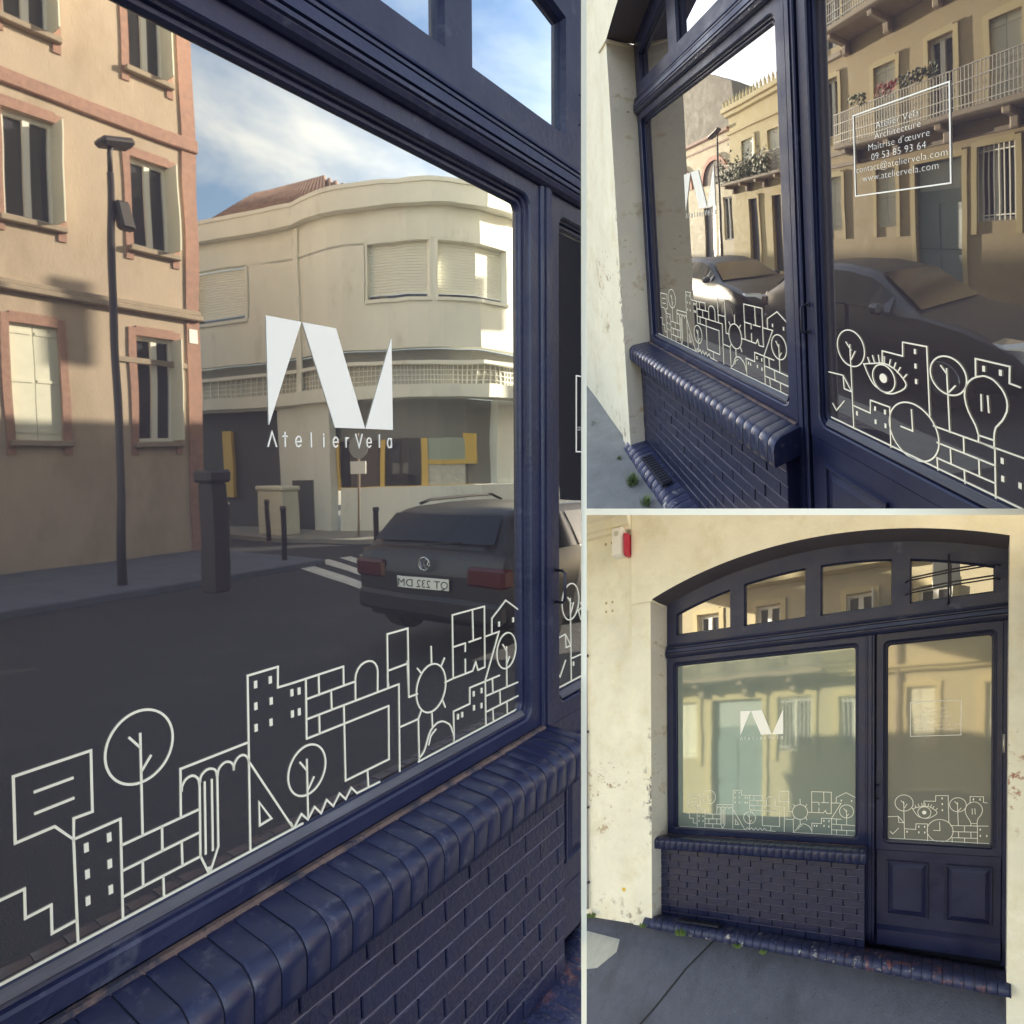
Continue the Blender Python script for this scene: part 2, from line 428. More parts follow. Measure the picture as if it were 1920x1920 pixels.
NAVY = mat('navy_paint', (.013, .017, .056), .42, .18, 3.5, .12, 40, stain=[((.11, .12, .17), 5, .60, .78)])
NAVY_D = mat('navy_paint_door', (.010, .013, .046), .42, .2, 3.0, .12, 35)
BRICKP = mat('navy_painted_brick', (.009, .012, .044), .40, .22, 9, .25, 55, stain=[((.06, .065, .11), 14, .62, .80)])
BRICKP2 = mat('navy_painted_brick_gloss', (.012, .016, .052), .36, 0, 5, .05, 40, stain=[((.10, .10, .14), 26, .56, .80)])
PLINTHP = mat('scuffed_painted_brick', (.028, .034, .085), .5, .25, 8, .35, 50, stain=[((.22, .085, .07), 11, .54, .64, ((2.35, -1.1, .3), (.8, .35, .5))), ((.45, .43, .38), 14, .58, .66, ((1.3, -1.08, .3), (1.6, .3, .5)))])
MORTAR = mat('dark_joint', (.010, .011, .024), .8)
RUST = mat('rusty_joint', (.125, .082, .072), .85, .45, 20, .3, 60, stain=[((.03, .03, .05), 9, .5, .6)])
PUTTY = mat('worn_grey_bead', (.075, .075, .095), .6, .6, 14, .3, 40, sc=(.12, 1, 1))
VINYL = mat('white_vinyl', (.90, .87, .74), .45)
VINYL2 = mat('white_sign_vinyl', (.94, .92, .86), .4)
IRON = mat('dark_iron', (.03, .03, .05), .45, metal=.4)
def wall_mat(name, col):
    return mat(name, col, .88, .10, 2.2, .30, 28, spec=.25, stain=[
        ((.72, .63, .42), 3.0, .50, .80),
        ((.10, .08, .09), 13, .55, .58, ((-.14, .45, .2), (.13, .85, .4))),
        ((.10, .08, .09), 22, .46, .50, ((-.14, .30, .2), (.06, .35, .4))),
        ((.42, .29, .17), 7, .57, .63, ((-.75, .35, .2), (.55, .75, .5))),
        ((.40, .20, .13), 11, .54, .60, ((3.16, .55, .2), (.14, .5, .5))),
        ((.38, .31, .22), 7, .55, .66, ((-.5, -1.1, .2), (3.5, .42, .6))),
    ])
WALL = wall_mat('cream_render', (.85, .80, .64))
JAMB = mat('pale_grey_render', (.66, .62, .55), .85, .12, 3, .3, 30, stain=[((.09, .07, .08), 14, .66, .68), ((.45, .35, .22), 6, .55, .7)])
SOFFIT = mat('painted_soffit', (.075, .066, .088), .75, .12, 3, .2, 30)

def arch(u): return 2.855-(4.36-math.sqrt(4.36**2-(u-1.49)**2))
def lerp(a, b, t): return a+(b-a)*t
def rrect(u0, u1, v0, v1, r, n=6):
    P = []
    for cx, cy, a0 in ((u1-r, v1-r, 0), (u0+r, v1-r, 90), (u0+r, v0+r, 180), (u1-r, v0+r, 270)):
        for i in range(n+1):
            a = R(a0+90*i/n); P.append((cx+r*math.cos(a), cy+r*math.sin(a)))
    return P
def framed(mb, u0, u1, v0, v1, r, prof, outer, wo):
    rings = []
    for o, w in prof:
        rings.append([(a, b, w) for a, b in rrect(u0-o, u1+o, v0-o, v1+o, r+o*.6)])
    rings.append([(a, b, wo) for a, b in rrect(*outer, .0008)])
    a0, a1, b0, b1 = outer
    rings.append([(a, b, -.02) for a, b in rrect(a0, a1, b0, b1, .0008)])
    return mb.loops(rings)
BEAD = [(-.004, -.004), (0, .006), (.004, .012), (.011, .013), (.013, .009), (.018, .009), (.021, .018), (.028, .020), (.030, .030), (.036, .035)]

def circle_pts(c, r, n=48):
    return [(c[0]+r*math.cos(i*2*math.pi/n), c[1]+r*math.sin(i*2*math.pi/n)) for i in range(n+1)]
def drawing(lines, rings, dots, w, wd=.0051):
    mb = MB()
    for l in lines: mb.ribbon(l, wd, w)
    for cx, cy, r in rings:
        if r > 0: mb.ribbon(circle_pts((cx, cy), r), wd, w)
        else: mb.loops([[(a, b, q) for a, b in circle_pts((cx, cy), -r, 24)[:-1]] for q in (w, w+.0012)], True, True)
    for a, b in dots: mb.box(a-.0045, a+.0045, b-.009, b+.009, w, w+.0012)
    return mb
LETTERS = {  # thin capitals and small letters of the shop name, as strokes in a 1 x 1 box
 'A': [[(0, 0), (.5, 1), (1, 0)]], 't': [[(.5, 1), (.5, 0)], [(.15, .72), (.85, .72)]],
 'e': [[(.05, .36), (.95, .36), (.9, .58), (.7, .72), (.4, .72), (.1, .55), (.04, .3), (.2, .05), (.5, -.02), (.85, .1)]],
 'l': [[(.5, 1), (.5, 0)]], 'i': [[(.5, .72), (.5, 0)], [(.5, .95), (.5, .88)]],
 'r': [[(.3, .72), (.3, 0)], [(.3, .45), (.5, .7), (.8, .7)]],
 'V': [[(0, 1), (.5, 0), (1, 1)]],
 'a': [[(.92, .72), (.92, 0)], [(.92, .5), (.7, .72), (.35, .72), (.08, .5), (.08, .2), (.35, -.02), (.7, 0), (.92, .22)]]}

def text_mesh(mb, body, size, u, v, w, offset=0, align='CENTER', flip=False, space=1):
    cu = bpy.data.curves.new('lettering', 'FONT'); cu.body = body; cu.size = size; cu.align_x = align
    cu.offset = offset; cu.space_character = space; cu.resolution_u = 3
    ob = bpy.data.objects.new('lettering', cu); COL.objects.link(ob)
    dg = bpy.context.evaluated_depsgraph_get(); dg.update()
    me = bpy.data.meshes.new_from_object(ob.evaluated_get(dg))
    V = [mb.v(w(u+(-x.co.x if flip else x.co.x), v+x.co.y) if callable(w) else (u+(-x.co.x if flip else x.co.x), v+x.co.y, w)) for x in me.vertices]
    for p in me.polygons:
        try: mb.bm.faces.new([V[i] for i in p.vertices])
        except ValueError: pass
    bpy.data.objects.remove(ob); bpy.data.curves.remove(cu); bpy.data.meshes.remove(me)
    return mb

def shopfront(view, words, glass_w, glass_d, glass_t):
    far = False
    w = words
    # ---------------- rendered house wall round the arched opening
    VT = {'close': 4.4, 'slant': 10.5, 'front': 5.2}[view]
    UL = {'close': -.5, 'slant': -26, 'front': -12}[view]
    UR = {'close': 3.9, 'slant': 3.104, 'front': 3.9}[view]
    wl = thing('house_wall', w['wall'], 'wall', view, far, (-.5, -1.2, .2))
    mb = MB()
    WF = .24
    def sheet(u0, u1, v0, v1, nu, nv, ww=WF):
        for i in range(nu):
            for j in range(nv):
                a, b = lerp(u0, u1, i/nu), lerp(u0, u1, (i+1)/nu); c, d = lerp(v0, v1, j/nv), lerp(v0, v1, (j+1)/nv)
                mb.face([(a, c, ww), (b, c, ww), (b, d, ww), (a, d, ww)])
    NB = -.385
    if view == 'close': sheet(UL, -.15, -1.4, VT, 1, 6)
    else:
        B0 = -1.10 if view == 'front' else -1.4
        sheet(NB, -.15, B0, VT, 1, 6)
        sheet(UL, NB, B0, VT, 4, 6, WF-.022)
        mb.face([(NB, B0, WF), (NB, VT, WF), (NB, VT, WF-.022), (NB, B0, WF-.022)])
    n = 40
    for i in range(n):
        a, b = lerp(-.15, 3.10, i/n), lerp(-.15, 3.10, (i+1)/n)
        mb.face([(a, arch(a), WF), (b, arch(b), WF), (b, VT, WF), (a, VT, WF)])
    sheet(3.10, UR, -1.6, VT, 1, 6)
    mb.build('render', WALL, view, far, wl)
    mb = MB()
    for i in range(n):
        a, b = lerp(-.15, 3.10, i/n), lerp(-.15, 3.10, (i+1)/n)
        a2, b2 = lerp(-.105, 3.12, i/n), lerp(-.105, 3.12, (i+1)/n)
        mb.face([(a, arch(a), WF), (b, arch(b), WF), (b2, arch(b2)-.002, -.03), (a2, arch(a2)-.002, -.03)])
    mb.build('arch_soffit', SOFFIT, view, far, wl)
    mb = MB()
    for j in range(4):
        c, d = lerp(-1.0, 2.545, j/4), lerp(-1.0, 2.545, (j+1)/4)
        mb.face([(-.15, c, WF), (-.105, c, -.03), (-.105, d, -.03), (-.15, d, WF)])
        c, d = lerp(-1.4, 2.55, j/4), lerp(-1.4, 2.55, (j+1)/4)
        mb.face([(3.10, c, WF), (3.12, c, -.03), (3.12, d, -.03), (3.10, d, WF)])
    mb.build('jamb', JAMB, view, far, wl)
    if view != 'close':
        mb = MB()
        mb.box(NB+.001, -.142, 2.512, 2.536, WF, WF+.014, .004)
        mb.box(-.149, -.12, 2.512, 2.536, .02, WF+.012, .003)
        mb.build('impost', WALL, view, far, wl)
        mb = MB()
        pr = [(3.36, WF-.03), (3.36, WF+.02), (3.40, WF+.025), (3.41, WF+.045), (3.50, WF+.06), (3.52, WF+.09), (3.60, WF+.10), (3.62, WF+.14), (3.70, WF+.15), (3.70, WF-.03)]
        mb.extrude_profile(pr, UL, NB-.004)
        mb.build('cornice', WALL, view, far, wl)
    if view == 'front':
        MB().box(-12, -.3, -4, 1.5, -.3, -.01).box(-.299, 4, -4, -1.19, -.3, -.125).build('sun_stop', MORTAR, view, far, wl)  # unseen blocks added behind the wall to stop sun leaking under it
    # ---------------- the joinery: transom lights, beam, mullion, window, door
    sf = thing('shopfront', w['front'], 'shopfront', view, far, (1.5, -.9, 0))
    edges = [(-.105, .005, 0), (.005, .645, 1), (.645, .798, 0), (.798, 1.435, 1), (1.435, 1.579, 0), (1.579, 2.222, 1), (2.222, 2.369, 0), (2.369, 3.021, 1), (3.021, 3.119, 0)]
    mb = MB()
    WP = .03
    rng = random.Random(3)
    def top(u): return arch(u)-.16
    for a, b, pane in edges:
        m = max(1, int((b-a)/.06))
        for i in range(m):
            c, d = lerp(a, b, i/m), lerp(a, b, (i+1)/m)
            if pane:
                mb.face([(c, 2.06, WP), (d, 2.06, WP), (d, 2.19, WP), (c, 2.19, WP)])
                mb.face([(c, top(c), WP), (d, top(d), WP), (d, arch(d)+.01, WP), (c, arch(c)+.01, WP)])
                q = .010
                mb.face([(c, top(c), WP), (d, top(d), WP), (d, top(d)-q, .012), (c, top(c)-q, .012)])
                mb.face([(c, top(c)-q, .012), (d, top(d)-q, .012), (d, top(d)-q, -.002), (c, top(c)-q, -.002)])
            else:
                mb.face([(c, 2.06, WP), (d, 2.06, WP), (d, arch(d)+.01, WP), (c, arch(c)+.01, WP)])
        if pane:
            q = .010
            mb.face([(a, 2.19, WP), (b, 2.19, WP), (b, 2.19+q, .012), (a, 2.19+q, .012)])
            mb.face([(a, 2.19+q, .012), (b, 2.19+q, .012), (b, 2.19+q, -.002), (a, 2.19+q, -.002)])
            for e, s_ in ((a, 1), (b, -1)):
                t = top(e)
                mb.face([(e, 2.19, WP), (e, t, WP), (e+s_*q, t-q, .012), (e+s_*q, 2.19+q, .012)])
                mb.face([(e+s_*q, t-q, .012), (e+s_*q, 2.19+q, .012), (e+s_*q, 2.19+q, -.002), (e+s_*q, t-q, -.002)])
    tf = mb.build('transom_frame', NAVY, view, far, sf)
    for a, b, pane in edges:
        if not pane: continue
        mb = MB(); m = 10
        up = [(lerp(a-.005, b+.005, i/m), top(lerp(a, b, i/m))) for i in range(m+1)]
        for i in range(m):
            mb.face([(up[i][0], 2.185, 0), (up[i+1][0], 2.185, 0), (up[i+1][0], up[i+1][1], 0), (up[i][0], up[i][1], 0)])
        mb.build('pane', glass_t, view, far, tf)
    # iron bars over the last light
    for v0, v1 in ((2.386, 2.409), (2.270, 2.292)):
        mb = MB(); mb.tube([(2.335, v0, .028), (2.335, v0, .045), (2.36, v0, .07), (2.68, (v0+v1)/2+.004, .075), (3.03, v1, .07), (3.052, v1, .045), (3.052, v1, .028)], .0065, 8)
        mb.build('iron_bar', IRON, view, far, sf)
    mb = MB(); mb.tube([(2.677, 2.14, .03), (2.677, 2.17, .086), (2.677, 2.55, .086), (2.677, 2.575, .03)], .0075, 8)
    mb.build('iron_bar', IRON, view, far, sf)
    # transom beam with its fluted moulding
    pr = [(2.078, .0), (2.078, .034), (2.070, .052), (2.058, .056), (2.055, .049), (2.049, .049), (2.047, .058), (2.037, .058),
          (2.034, .051), (2.028, .051), (2.026, .062), (1.992, .066), (1.989, .057), (1.983, .057), (1.981, .067), (1.969, .067), (1.966, .060), (1.961, .060), (1.958, .064), (1.944, .058), (1.936, .045), (1.936, .0)]
    MB().extrude_profile(pr, -.104, 3.119).build('transom_beam', NAVY, view, far, sf)
    # mullion
    pr = [(1.997, .0), (1.997, .040), (2.003, .046), (2.014, .046), (2.016, .040), (2.021, .040), (2.023, .050), (2.052, .050), (2.054, .040), (2.059, .040), (2.061, .046), (2.073, .046), (2.079, .040), (2.079, .0)]
    mb = MB(); mb.loops([[(a, v, b) for a, b in pr] for v in (-.99, -.3, .5, 1.2, 1.9355)], True, True)
    mb.build('mullion', NAVY, view, far, sf)
    # window
    mb = MB(); framed(mb, 0, 1.9, 0, 1.85, .03, BEAD, (-.104, 1.9965, -.079, 1.9355), .036)
    wf = mb.build('window', NAVY, view, far, sf)
    mb = MB(); mb.box(-.01, 1.91, -.01, 1.86, -.012, -.0005)
    mb.build('pane', glass_w, view, far, wf)
    mb = MB(); mb.extrude_profile([(-.015, .021), (-.002, .0115), (.003, .0118), (.0, .013), (-.012, .023), (-.015, .024)], .002, 1.898)
    mb.build('bead', PUTTY, view, far, wf)
    mb = drawing(WINDOW_LINES, WINDOW_RINGS, WINDOW_DOTS, .0003)
    mb.loops([[(a, b, q) for a, b in PENCIL_TIP] for q in (.0003, .0015)], True, True)
    for a, b in ((.0, .82), (1.30, 1.895)): mb.ribbon([(a, .004), (b, .004)], .0058, .0004)
    for p in ((0, .16), (.07, .16)): pass
    mb.build('line_drawing', VINYL, view, far, wf)
    mb = MB()
    def poly(pts): mb.loops([[(a, b, q) for a, b in pts] for q in (.0003, .0022)], True, True)
    poly([(.742, 1.291), (.854, 1.291), (.7425, 1.030)])
    poly([(.858, 1.291), (.976, 1.291), (1.082, 1.029), (.966, 1.029)])
    poly([(1.2, 1.290), (1.2, 1.0285), (1.085, 1.029)])
    mb.build('logo', VINYL2, view, far, wf)
    mb = MB()
    x = .741
    for ch in 'AtelierVela':
        cw = .026 if ch in 'AV' else .020
        for st in LETTERS[ch]: mb.ribbon([(x+a*cw-.002, .978+b*.035) for a, b in st], .0036, .0003)
        x += .0437
    mb.build('lettering', VINYL2, view, far, wf)
    # door
    dr_b = MB()
    framed(dr_b, 2.184, 3.006, -.010, 1.8365, .03, BEAD, (2.094, 3.081, -.105, 1.9355), .036)
    dr_b.box(2.094, 3.081, -1.02, -.106, 0, .034, .004)
    door = dr_b.build('door', NAVY_D, view, far, sf)
    mb = MB(); mb.box(2.17, 3.02, -.02, 1.85, -.012, -.0005)
    mb.build('pane', glass_d, view, far, door)
    mb = MB(); mb.extrude_profile([(-.030, .025), (-.012, .0115), (-.007, .0118), (-.010, .013), (-.026, .028), (-.030, .028)], 2.187, 3.003)
    mb.build('bead', PUTTY, view, far, door)
    for a, b in ((2.182, 2.528), (2.660, 3.017)):
        mb = MB()
        prof = [(.0, .0345), (.004, .046), (.014, .046), (.020, .036), (.024, .036)]
        rings = [[(x_, y_, w_) for x_, y_ in rrect(a+o, b-o, -.715+o, -.202-o, .001, 2)] for o, w_ in prof]
        rings += [[(x_, y_, w_) for x_, y_ in rrect(a+.055, b-.055, -.66, -.257, .001, 2)] for w_ in (.046,)]
        mb.loops(rings); mb.bm.faces.new([mb.v((x_, y_, .046)) for x_, y_ in rrect(a+.055, b-.055, -.66, -.257, .001, 2)])
        mb.build('panel', NAVY_D, view, far, door)
    mb = MB(); mb.extrude_profile([(-1.0, .034), (-1.0, .06), (-.86, .06), (-.82, .036), (-.82, .034)], 2.104, 3.075)
    mb.build('kickboard', NAVY_D, view, far, door)
    mb = MB()
    mb.tube([(2.104, .505, .034), (2.104, .505, .068), (2.104, .495, .078), (2.104, .39, .078), (2.104, .38, .068), (2.104, .38, .034)], .0055, 8)
    for v in (.505, .38): mb.box(2.094, 2.114, v-.012, v+.012, .034, .040, .003)
    mb.build('handle', IRON, view, far, door)
    mb = MB(); mb.tube([(3.092, .80, .035), (3.092, .96, .035)], .012, 10); mb.box(3.083, 3.108, .81, .95, .020, .034, .003)
    mb.build('hinge', mat('steel', (.45, .43, .42), .4, metal=.7), view, far, sf)
    MB().box(3.083, 3.119, -1.05, 1.935, 0, .040, .004).build('door_post', NAVY_D, view, far, sf)
    MB().box(-.3, 3.3, -1.2, 2.95, -.12, -.03).build('backing', MORTAR, view, far, sf)
    MB().box(-.104, 3.119, 1.9, 2.1, -.03, .0).box(1.95, 2.13, -1.05, 1.95, -.03, .0).build('inner_frame', NAVY_D, view, far, sf)
    mb = drawing(DOOR_LINES, DOOR_RINGS, DOOR_DOTS, .0003)
    mb.ribbon([(2.188, .0), (3.002, .0)], .0058, .0004)
    mb.build('line_drawing', VINYL, view, far, door)
    mb = MB()
    mb.ribbon([(2.376, .966), (2.376, 1.2816), (2.778, 1.2816), (2.778, .966), (2.376, .966)], .005, .0003)
    y = 1.205
    for ln in ('Atelier Vela', 'Architecture', "Maîtrise d'œuvre", '09 53 85 93 64', 'contact@ateliervela.com', 'www.ateliervela.com'):
        text_mesh(mb, ln, .036, 2.577, y, .0014, -.0007, space=1.06)
        y -= .0375
    mb.build('lettering', VINYL2, view, far, door)
    # ---------------- brick breast wall with its rowlock sill
    bw = thing('brick_breast_wall', w['brick'], 'wall', view, far, (.95, -.97, .1))
    rng = random.Random(11)
    mb = MB(); H = .0735; L = .232
    v = -.222; row = 0
    while v > -1.0:
        u = -.13 - (row % 2)*L/2 - rng.random()*.03
        while u < 2.01:
            a, b = max(u+.0035, -.13), min(u+L-.0035, 2.008)
            if b-a > .02:
                j = rng.uniform(-.002, .002)
                k = rng.uniform(-.0015, .0015)
                def lean(p, v=v, k=k): return (p[0], p[1]+k*(p[0]-u)*4, p[2]+(p[1]-(v-H))*-.03)
                mb.box(a, b, v-H+.0065, v-.001, .09, .122+j, .0032, lean)
            u += L
        v -= H; row += 1
    mb.build('brickwork', BRICKP, view, far, bw)
    mb = MB(); v = -.222-.0735
    while v > -1.0:
        x = -.128
        while x < 2.0:
            e = min(x+rng.uniform(.15, .5), 2.005); k = rng.uniform(0, .0015)
            mb.box(x, e, v+.0005, v+.0052, .100, .1210-k*2); x = e
        v -= .0735
    mb.build('bed_joints', mat('dusty_lit_bed_joint', (.11, .10, .15), .8, .5, 18), view, far, bw)  # joints paled: dust, and light caught on brick ledges, put into the colour
    MB().box(-.128, 2.006, -1.05, -.225, .04, .112).build('mortar', BRICKP, view, far, bw)
    def rowlock(name, prof, u0, u1, pitch, m, par, slope=0, sm=True):
        mb = MB(); u = u0; cw = sum(a for a, b in prof)/len(prof), sum(b for a, b in prof)/len(prof)
        while u < u1-.01:
            e = min(u+pitch, u1)
            j0 = .0007 if name == 'sill' else .002; dj = rng.uniform(-j0, j0); dv = rng.uniform(-j0, j0)*.6-slope*(u-u0); t = rng.uniform(-.003, .003)
            rings = []
            for uu, sc in ((u+.0018, .988), (u+.0030, 1), (e-.0030, 1), (e-.0018, .988)):
                rings.append([(uu+t*(a-prof[0][0])*4, cw[0]+(a-cw[0])*sc+dv, cw[1]+(b-cw[1])*sc+dj) for a, b in prof])
            F0 = len(mb.bm.faces)
            mb.loops(rings, True, True, False)
            mb.bm.faces.ensure_lookup_table(); n = len(prof)
            for q in range(F0+n, F0+2*n): mb.bm.faces[q].smooth = True
            u = e
        return mb.build(name, m, view, far, par)
    def inner(prof, k):
        cw = sum(a for a, b in prof)/len(prof), sum(b for a, b in prof)/len(prof)
        return [(cw[0]+(a-cw[0])*k, cw[1]+(b-cw[1])*k) for a, b in prof]
    SP = [(-.2, .03), (-.086, .03), (-.087, .07), (-.091, .12)]
    for i in range(9):
        a = R(90-i*90/8); SP.append((-.093-.052+.052*math.sin(a), .155+.052*math.cos(a)))
    SP += [(-.20, .206), (-.222, .203), (-.226, .196), (-.226, .05)]
    rowlock('sill', SP, -.165, 2.035, .0715, BRICKP2, bw)
    MB().extrude_profile(inner(SP, .93), -.16, 2.03).build('sill_core', MORTAR, view, far, bw)
    MB().extrude_profile([(-.084, .034), (-.0825, .036), (-.0805, .050), (-.089, .060), (-.088, .034)], -.10, 2.0).build('rust_strip', RUST, view, far, bw)
    # ---------------- low bullnosed brick step along the pavement
    PP = [(-1.095, .02), (-.985, .02), (-.985, .12), (-.987, .2)]
    for i in range(6):
        a = R(90-i*90/5); PP.append((-.987-.07+.07*math.sin(a), .21+.07*math.cos(a)))
    PP += [(-1.095, .28)]
    st = thing('brick_step', w['step'], 'step', view, far, (1.5, -1.1, .2))
    rowlock('bullnose_bricks', PP, -.24, 3.13, .078, PLINTHP, st, slope=.028)
    mb = MB(); P2 = inner(PP, .94)
    mb.loops([[(-.235, a, b) for a, b in P2], [(3.125, a-.094, b) for a, b in P2]], True, True)
    mb.build('step_core', MORTAR, view, far, st)
    if view != 'close':
        mb = MB(); mb.box(.14, .62, -.999, -.979, .16, .235, .002)
        for i in range(12): mb.box(.15+i*.039, .175+i*.039, -.980, -.974, .165, .23)
        mb.build('vent_grille', MORTAR, view, far, st)

GW1 = glass('film_glass_close', (.040, .036, .047), .25, .00030, (1, .97, .88), .014, graze=2.0)
GT1 = glass('light_glass_close', (.02, .02, .035), .30, .0002, (.9, .97, 1), graze=1.0)
GW2 = glass('film_glass_slant', (.050, .043, .055), .20, .0005, (1, .95, .84), .010, graze=.6)
GT2 = glass('light_glass_slant', (.03, .03, .045), .30, .0003, graze=.6)
GW3 = glass('film_glass_front', (.20, .235, .205), .115, .0005, (.95, 1, .88), .035, graze=.5)
GD3 = glass('film_glass_door_front', (.205, .20, .17), .115, .0005, (1, .95, .80), .035, graze=.5)
GT3 = glass('light_glass_front', (.085, .08, .09), .22, .0004, graze=.5)
shopfront('close', dict(
    wall='pale rendered wall beside the window in the big close view at the left',
    front='navy shopfront window and frame filling the big close view at the left',
    brick='navy painted brick breast wall with thick rounded sill, nearest the viewer at lower left',
    step='dark painted brick step at the bottom corner of the big left view'), GW1, GW1, GT1)
shopfront('slant', dict(
    wall='cream house wall with peeling pier in the upper right view',
    front='navy shopfront seen steeply from the door side in the upper right view',
    brick='navy brick breast wall with rounded sill running back in the upper right view',
    step='navy bullnosed brick step with long vent slot, upper right view'), GW2, GW2, GT2)
shopfront('front', dict(
    wall='cream house wall round the whole arched opening, lower right view',
    front='whole arched navy shopfront with four top lights and door, lower right view',
    brick='long navy brick breast wall under the window in the lower right view',
    step='worn navy brick step with red patches under the door, lower right view'), GW3, GD3, GT3)

# ------------------------------------------------------------ white divider between the views
WHITE = mat('white_board', (.94, .92, .78), .7)
dv = bpy.data.objects.new('divider_frame', None); COL.objects.link(dv); dv['_org'] = (0, 0, 0)
tag(dv, 'thin white T shaped divider standing between the three shopfront views', 'divider')
mb = MB()
def edge(px, y): return (px-960)/1200*y
mb.loops([[(edge(1090, .957), .957, z), (edge(1100, .957), .957, z), (edge(1100, 1.6), 1.6, z), (edge(1090.5, 1.6), 1.6, z)] for z in (-1.45, 1.45)], True, True)
mb.build('upright', WHITE, None, False, dv)
mb = MB(); mb.box(edge(1096, 1.6), 1.4, 1.6, 1.63, -.0075, .0085)
mb.build('crossbar', WHITE, None, False, dv)

# ------------------------------------------------------------ what stands across the street (seen in the shop glass)
WHITEP = mat('white_joinery', (.86, .84, .76), .5)
DARKG = glass('house_window_glass', (.05, .05, .06), .03, graze=.5)
CARG = mat('car_glass', (.012, .014, .018), .12, spec=.35)
SHUT = mat('cream_shutter', (.74, .72, .58), .6, .06, 5)
BRICKR = mat('red_brick_trim', (.36, .21, .16), .85, .25, 8, .3, 30)
STONE = mat('stone_trim', (.34, .27, .20), .85, .2, 5, .3, 30)
ASPH = mat('asphalt', (.033, .033, .040), .85, .3, 9, .5, 90, stain=[((.055, .055, .06), 1.2, .5, .8)])
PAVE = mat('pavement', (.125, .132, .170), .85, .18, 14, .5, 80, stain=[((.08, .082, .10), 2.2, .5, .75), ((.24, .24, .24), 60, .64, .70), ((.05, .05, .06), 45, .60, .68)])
KERB = mat('kerb_stone', (.22, .21, .20), .8, .2, 6)
PAINTW = mat('road_paint', (.62, .60, .54), .7, .25, 6)
LAMPM = mat('lamp_metal', (.065, .055, .055), .5, metal=.3)
TILE = mat('roof_tiles', (.30, .19, .14), .85, .35, 6, .5, 20)
TEAL = mat('teal_door_paint', (.20, .27, .27), .55, .1, 4)
TYRE = mat('tyre_rubber', (.02, .02, .02), .8)
CHROME = mat('chrome', (.6, .6, .6), .15, metal=1)
LENS = mat('lamp_lens', (.55, .55, .55), .1, coat=1)
REDL = mat('red_lamp', (.07, .014, .012), .15)

YSTONE_ = mat('shade_row_grey', (.45, .40, .30), .9, .1, 3)
def walled(mb, u0, u1, v0, v1, w, holes, depth=.18):
    U = sorted({u0, u1, *[h[0] for h in holes], *[h[1] for h in holes]}); V = sorted({v0, v1, *[h[2] for h in holes], *[h[3] for h in holes]})
    U = [x for x in U if u0 <= x <= u1]; V = [x for x in V if v0 <= x <= v1]
    for a, b in zip(U, U[1:]):
        for c, d in zip(V, V[1:]):
            m, n = (a+b)/2, (c+d)/2
            if any(h[0] < m < h[1] and h[2] < n < h[3] for h in holes): continue
            mb.face([(a, c, w), (b, c, w), (b, d, w), (a, d, w)])
    for a, b, c, d in [h[:4] for h in holes]:
        for q in ([(a, c), (b, c)], [(a, d), (b, d)], [(a, c), (a, d)], [(b, c), (b, d)]):
            (x, y), (z, t) = q
            mb.face([(x, y, w), (z, t, w), (z, t, w-depth), (x, y, w-depth)])
    return mb

